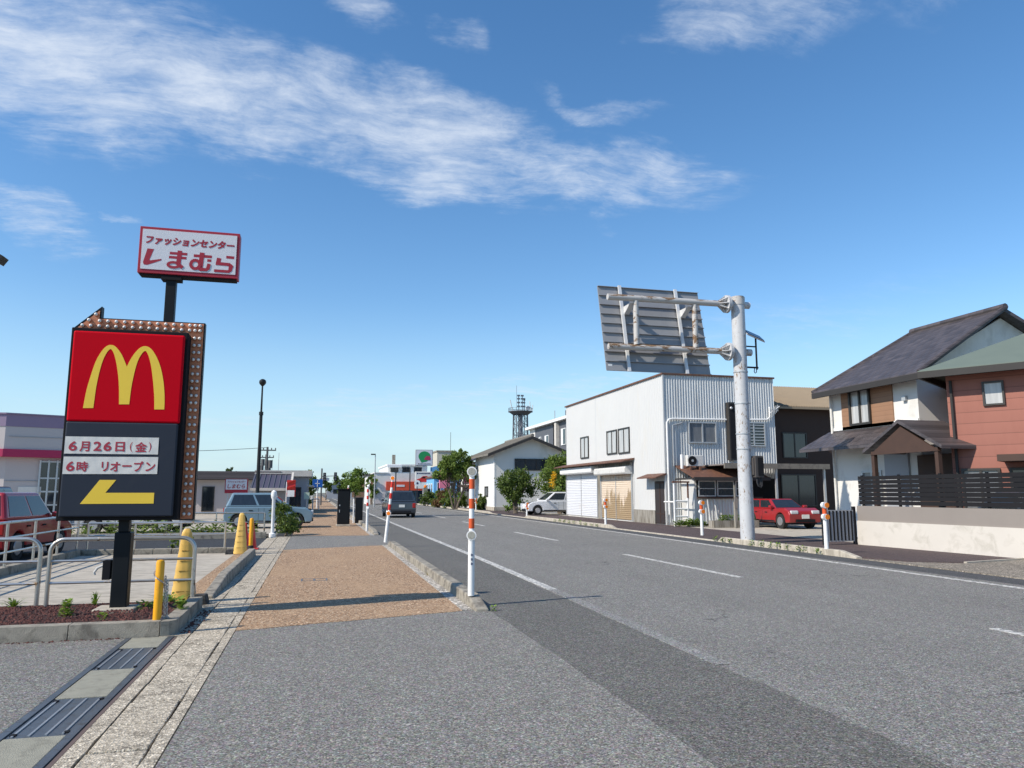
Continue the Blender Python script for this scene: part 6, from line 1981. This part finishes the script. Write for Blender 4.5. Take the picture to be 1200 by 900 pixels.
MB().hexa([(-1.62, 47.5, 1.60), (-1.5, 47.5, 1.60), (-1.5, 50.6, 2.56), (-1.62, 50.6, 2.56)], [(-1.62, 47.5, 1.80), (-1.5, 47.5, 1.80), (-1.5, 50.6, 2.78), (-1.62, 50.6, 2.78)]).box(-3.9, -1.63, 47.5, 47.59, 1.60, 1.76).box(-3.9, -1.63, 50.5, 50.7, 2.665, 2.74).build('verge', M_blockw, rf)
bf = thing('banner_flag', 'red and white banner flag on a thin pole near the pale blue car', 'flag', (-1.9, 46, 0))
MB().cyl((-1.75, 46, 0), (-1.75, 46, 2.1), .025, n=6).build('pole', M_white, bf)
mb = MB()
for i in range(6):
    z = 1.25 + i * .16
    mb.hexa([(-1.74, 46 - .03 * (i % 2), z), (-1.25, 46.1 - .04 * ((i + 1) % 2), z), (-1.25, 46.11, z), (-1.74, 46.01, z)], [(-1.74, 46 - .03 * ((i + 1) % 2), z + .16), (-1.25, 46.1 - .04 * (i % 2), z + .16), (-1.25, 46.11, z + .16), (-1.74, 46.01, z + .16)])
fl2 = mb.build('cloth', M_redc, bf)
MB().box(-1.70, -1.30, 45.94, 45.96, 1.25, 1.62).build('white_patch', M_white, fl2)
oh = thing('flat_roof_shop', 'weathered grey shop with a flat cream fascia beyond the slate roof', 'shop', (-1.3, 64, 0))
MB().box(-4.5, -.75, 60, 70, 0, 2.7).build('wall', M_houseG, oh)
MB().box(-4.6, -.45, 59.6, 70, 2.7, 3.15).build('fascia', M_blockw, oh)
MB().box(-1.5, -.3, 61, 69, 1.95, 2.05).build('awning', M_alu, oh)
win(oh, 'y', 59.998, -2.2, -1.2, .3, 1.9, M_dalu, M_glass, .06, 1)

for k, (x, y, h) in enumerate(((-4.55, 72, 5.6), (-5.15, 80, 5.3))):
    up = thing('utility_pole', ('utility pole with a transformer and crossarms, right one of the far pair', 'utility pole with crossarms, left one of the far pair')[k], 'utility pole', (x, y, 0), group='far utility poles left of the road')
    MB().cyl((x, y, 0), (x, y, h), .13, .09, n=8).build('pole', M_polec, up)
    mb = MB().box(x - .75, x + .75, y - .05, y + .05, h - .35, h - .25).box(x - .55, x + .55, y - .05, y + .05, h - 1.0, h - .92)
    for q in range(5):
        mb.cyl((x - .7 + q * .35, y, h - .25), (x - .7 + q * .35, y, h - .08), .05, n=6)
    mb.build('crossarm', M_polec, up)
    MB().cyl((x + .3, y, h - 1.9), (x + .3, y, h - 1.2), .2, n=8).cyl((x - .35, y, h - 1.7), (x - .35, y, h - 1.1), .16, n=8).build('transformer', M_polec, up)
for k, (x, y, h) in enumerate(((-5.0, 102, 6.6), (-5.9, 104, 5.8))):
    o = MB().cyl((x, y, 0), (x, y, h), .06, .03, n=6).build('antenna_mast', M_alu)
    tag(o, ('taller thin grey mast above the slate roof', 'shorter thin grey mast above the slate roof')[k], 'mast')
pts = []
for i in range(17):
    f = i / 16
    pts.append((-30 + 25.5 * f, 66 + 6 * f, 4.9 + 1.2 * (2 * f - 1) ** 2 * (1 if f < .5 else .55) - .0))
tag(MB().tube(pts, .022, 5).build('overhead_wire', M_wire), 'sagging overhead wire running left from the far utility poles', 'wire')

# traffic lights, blue sign
tl = thing('traffic_signal', 'traffic lights on a pole and arm seen far down the road', 'traffic light', (.5, 92, 0))
MB().cyl((.42, 92, 0), (.42, 92, 4.3), .09, n=8).build('pole', M_polec, tl)
MB().cyl((.42, 92, 3.35), (2.0, 92, 3.45), .05, n=6).build('arm', M_alu, tl)
for x, z in ((.75, 3.3), (2.0, 3.35)):
    q = MB().box(x - .17, x + .17, 91.7, 91.95, z - .5, z + .5).build('signal_head', M_blackm, tl, bevel=.04)
    mb = MB()
    for j in range(3):
        mb.cyl((x, 91.66, z - .3 + j * .3), (x, 91.695, z - .3 + j * .3), .11, n=10)
    mb.build('lens', M_dkgrey, q)
MB().box(.5, 1.3, 91.9, 91.95, 2.85, 3.2).build('plate', M_white, tl)
bsg = thing('blue_road_sign', 'blue road sign panel on a white pole beyond the shops', 'road sign', (-.05, 74, 0))
MB().cyl((-.02, 74, 0), (-.02, 74, 2.7), .06, n=8).build('pole', M_white, bsg)
q = MB().box(-.48, .45, 73.85, 73.9, 1.95, 2.72).build('panel', M_blue, bsg, bevel=.02)
MB().box(-.06, .0, 73.835, 73.849, 2.02, 2.62).box(-.25, .2, 73.835, 73.849, 2.3, 2.36).build('arrow_mark', M_white, q)
sgn = thing('shop_notice', 'small pale green notice board on a post near the dark trees', 'sign', (-.9, 62, 0))
MB().box(-.97, -.57, 59, 59.05, 1.0, 1.5).build('board', mat('pale_green_board', (.5, .62, .5), .7), sgn)
MB().cyl((-.77, 59.03, 0), (-.77, 59.03, 1.0), .03, n=6).build('post', M_alu, sgn)
pr_ = thing('pipe_barrier', 'white tubular barrier standing at the far end of the pebble pavement', 'barrier', (-.1, 66, 0))
MB().tube([(-.35, 66, 0), (-.35, 66, .9), (-.3, 66, .95), (.1, 66, .95), (.15, 66, .9), (.15, 66, 0)], .05, 6).build('frame', M_white, pr_)

# distant small houses along the street end
for k, (x, y, w, d, h, m_, rm_, lb) in enumerate((
        (5.2, 190, 6, 8, 3.0, M_houseG, M_tile, 'tiny gabled house at the far end of the road'),
        (-3.2, 120, 5, 9, 2.6, M_houseW, M_darkroof, 'far white house left of the traffic lights'),
        (-9.5, 96, 7, 8, 2.4, M_houseW, M_tile, 'far pale house with a grey roof behind the slate shed'),
        (15.5, 150, 8, 9, 5.0, M_houseW, M_darkroof, 'distant white house beyond the beige tower'),
        (12.5, 240, 9, 9, 4.2, M_houseB, M_tile, 'most distant tan house on the right of the road'),
        (-6, 250, 9, 9, 3.6, M_houseG, M_darkroof, 'most distant grey house on the left of the road'))):
    t = thing('far_house', lb, 'house', (x, y, 0), group='distant houses at the end of the street')
    MB().prism([(x - w / 2, 0), (x + w / 2, 0), (x + w / 2, h), (x, h + w * .22), (x - w / 2, h)], 'y', y, y + d).build('wall', m_, t, fix=True)
    mb = MB()
    quadroof(mb, [(x - w / 2 - .4, y - .4, h - .12), (x, y - .4, h + w * .22 + .1), (x, y + d + .4, h + w * .22 + .1), (x - w / 2 - .4, y + d + .4, h - .12)], .15)
    quadroof(mb, [(x, y - .4, h + w * .22 + .1), (x + w / 2 + .4, y - .4, h - .12), (x + w / 2 + .4, y + d + .4, h - .12), (x, y + d + .4, h + w * .22 + .1)], .15)
    mb.build('roof', rm_, t)
    win(t, 'y', y - .002, x - w * .25, x + w * .2, h * .4, h * .75, M_dalu, M_glass, .08, 1)
mb = crown_mesh([(-60 + i * 11 + rr(-3, 3), 420, rr(.5, 3.0), rr(2.5, 4.5)) for i in range(30)], 9000, 1.3, random.Random(2))
o = mb.build('far_treeline', M_leafD)
o['kind'] = 'stuff'; o['label'] = 'low distant tree line along the horizon'

# radio tower
rt = thing('radio_tower', 'steel lattice radio tower with a round platform and antennas', 'radio tower', (45.6, 170, 0))
cx, cy = 45.65, 170
n = 8
mb = MB()
rad = lambda z: 1.75 + (20 - z) * .02
for i in range(n):
    a = 2 * math.pi * i / n
    mb.cyl((cx + rad(0) * math.cos(a), cy + rad(0) * math.sin(a), 0), (cx + rad(20) * math.cos(a), cy + rad(20) * math.sin(a), 20), .10, n=6)
mb.build('legs', M_lattice, rt)
mb = MB()
for L_ in range(1, 9):
    z = L_ * 2.5 - .2
    for i in range(n):
        a, b_ = 2 * math.pi * i / n, 2 * math.pi * (i + 1) / n
        p = (cx + rad(z) * math.cos(a), cy + rad(z) * math.sin(a), z); q = (cx + rad(z) * math.cos(b_), cy + rad(z) * math.sin(b_), z)
        mb.cyl(p, q, .07, n=5)
        p2 = (cx + rad(z - 2.5) * math.cos(a), cy + rad(z - 2.5) * math.sin(a), z - 2.5)
        mb.cyl(p2, q, .05, n=5)
        m_ = (cx + rad(z - 2.5) * math.cos(b_), cy + rad(z - 2.5) * math.sin(b_), z - 2.5)
        mb.cyl(m_, p, .05, n=5)
mb.build('bracing', M_lattice, rt)
MB().cyl((cx, cy, 0), (cx, cy, 20), .45, n=8).build('cable_duct', M_lattice, rt)
pf = MB().cyl((cx, cy, 19.6), (cx, cy, 20.2), 1.9, 2.7, n=24).cyl((cx, cy, 20.2), (cx, cy, 20.35), 2.9, n=24).build('platform', M_dkgrey, rt)
mb = MB()
for i in range(20):
    a = 2 * math.pi * i / 20
    mb.cyl((cx + 2.8 * math.cos(a), cy + 2.8 * math.sin(a), 20.35), (cx + 2.8 * math.cos(a), cy + 2.8 * math.sin(a), 21.1), .04, n=5)
mb.tube([(cx + 2.8 * math.cos(i * .3142), cy + 2.8 * math.sin(i * .3142), 21.1) for i in range(21)], .05, 5)
mb.build('handrail', M_lattice, pf)
for x, h, r0 in ((-.45, 24.2, .32), (.45, 24.2, .32), (.95, 23.2, .2)):
    mb = MB().cyl((cx + x, cy, 20.3), (cx + x, cy, h), .09, n=6)
    for z in (21.4, 22.3, 23.2, h - .25):
        mb.box(cx + x - r0, cx + x + r0, cy - .2, cy + .2, z, z + .35)
    mb.build('antenna_mast', M_lattice, rt)
MB().cyl((cx - .9, cy, 20.3), (cx - .95, cy, 26.5), .04, n=5).build('whip_antenna', M_lattice, rt)
for x0, x1, z1 in ((-2.2, -2.75, 22.9), (2.2, 2.0, 22.7), (2.6, 2.75, 21.9)):
    MB().cyl((cx + x0, cy - 1, 20.4), (cx + x1, cy - 1, z1), .10, n=6).build('antenna', M_rail, rt)
MB().cyl((cx + 1.3, cy - 1.6, 21.0), (cx + 1.35, cy - 1.9, 21.0), .55, n=16).build('dish', M_rail, rt)

# charcoal apartment building behind
ab = thing('charcoal_building', 'charcoal clad three storey building with a white corner behind the cream gable', 'building', (33, 110, 0))
c0 = Vector((32.8, 116.2)); c1_ = Vector((32.8, 100.6)); dd = (c1_ - c0).normalized(); nn = Vector((-dd.y, dd.x))
if nn.x < 0: nn = -nn


def slab(nm, m, s0, s1, z0, z1, o0=0.0, o1=7.0, par=ab):
    p = [c0 + dd * s0 + nn * o0, c0 + dd * s1 + nn * o0, c0 + dd * s1 + nn * o1, c0 + dd * s0 + nn * o1]
    return MB().prism([(q.x, q.y) for q in p], 'z', z0, z1).build(nm, m, par, fix=True)


LL = (c1_ - c0).length
slab('wall', M_dkgrey, 3.0, LL + 6, 0, 11.4)
slab('white_corner', M_houseW, 0, 2.998, 0, 11.4, -.05)
slab('roof', M_white, -.6, LL + 6.3, 11.402, 11.8, -.7, 7.5)
slab('pillar', M_blockw, 14.4, 15.2, 0, 11.3, -.5, -.01)
slab('stair_shaft', M_blackm, 12.6, 14.3, 0, 11.2, -.1, -.005)
for s0, s1, z0, z1 in ((1.8, 3.4, 7.6, 9.3), (5.2, 6.3, 7.9, 9.9), (8.3, 10.2, 7.9, 9.9), (16.2, 18.2, 8.0, 10.3), (5.2, 6.3, 4.0, 6.0), (8.3, 10.2, 4.0, 6.0)):
    w_ = slab('window', M_white, s0, s1, z0, z1, -.09, -.006)
    slab('pane', M_glass, s0 + (s1 - s0) * .48, s1 - .08, z0 + .1, z1 - .1, -.12, -.091, w_)
slab('roof_tank', M_dkgrey, 16.4, 18.6, 11.8, 12.9, .5, 2.0)
slab('antenna', M_alu, 11.4, 11.5, 11.8, 13.4, .5, .6)
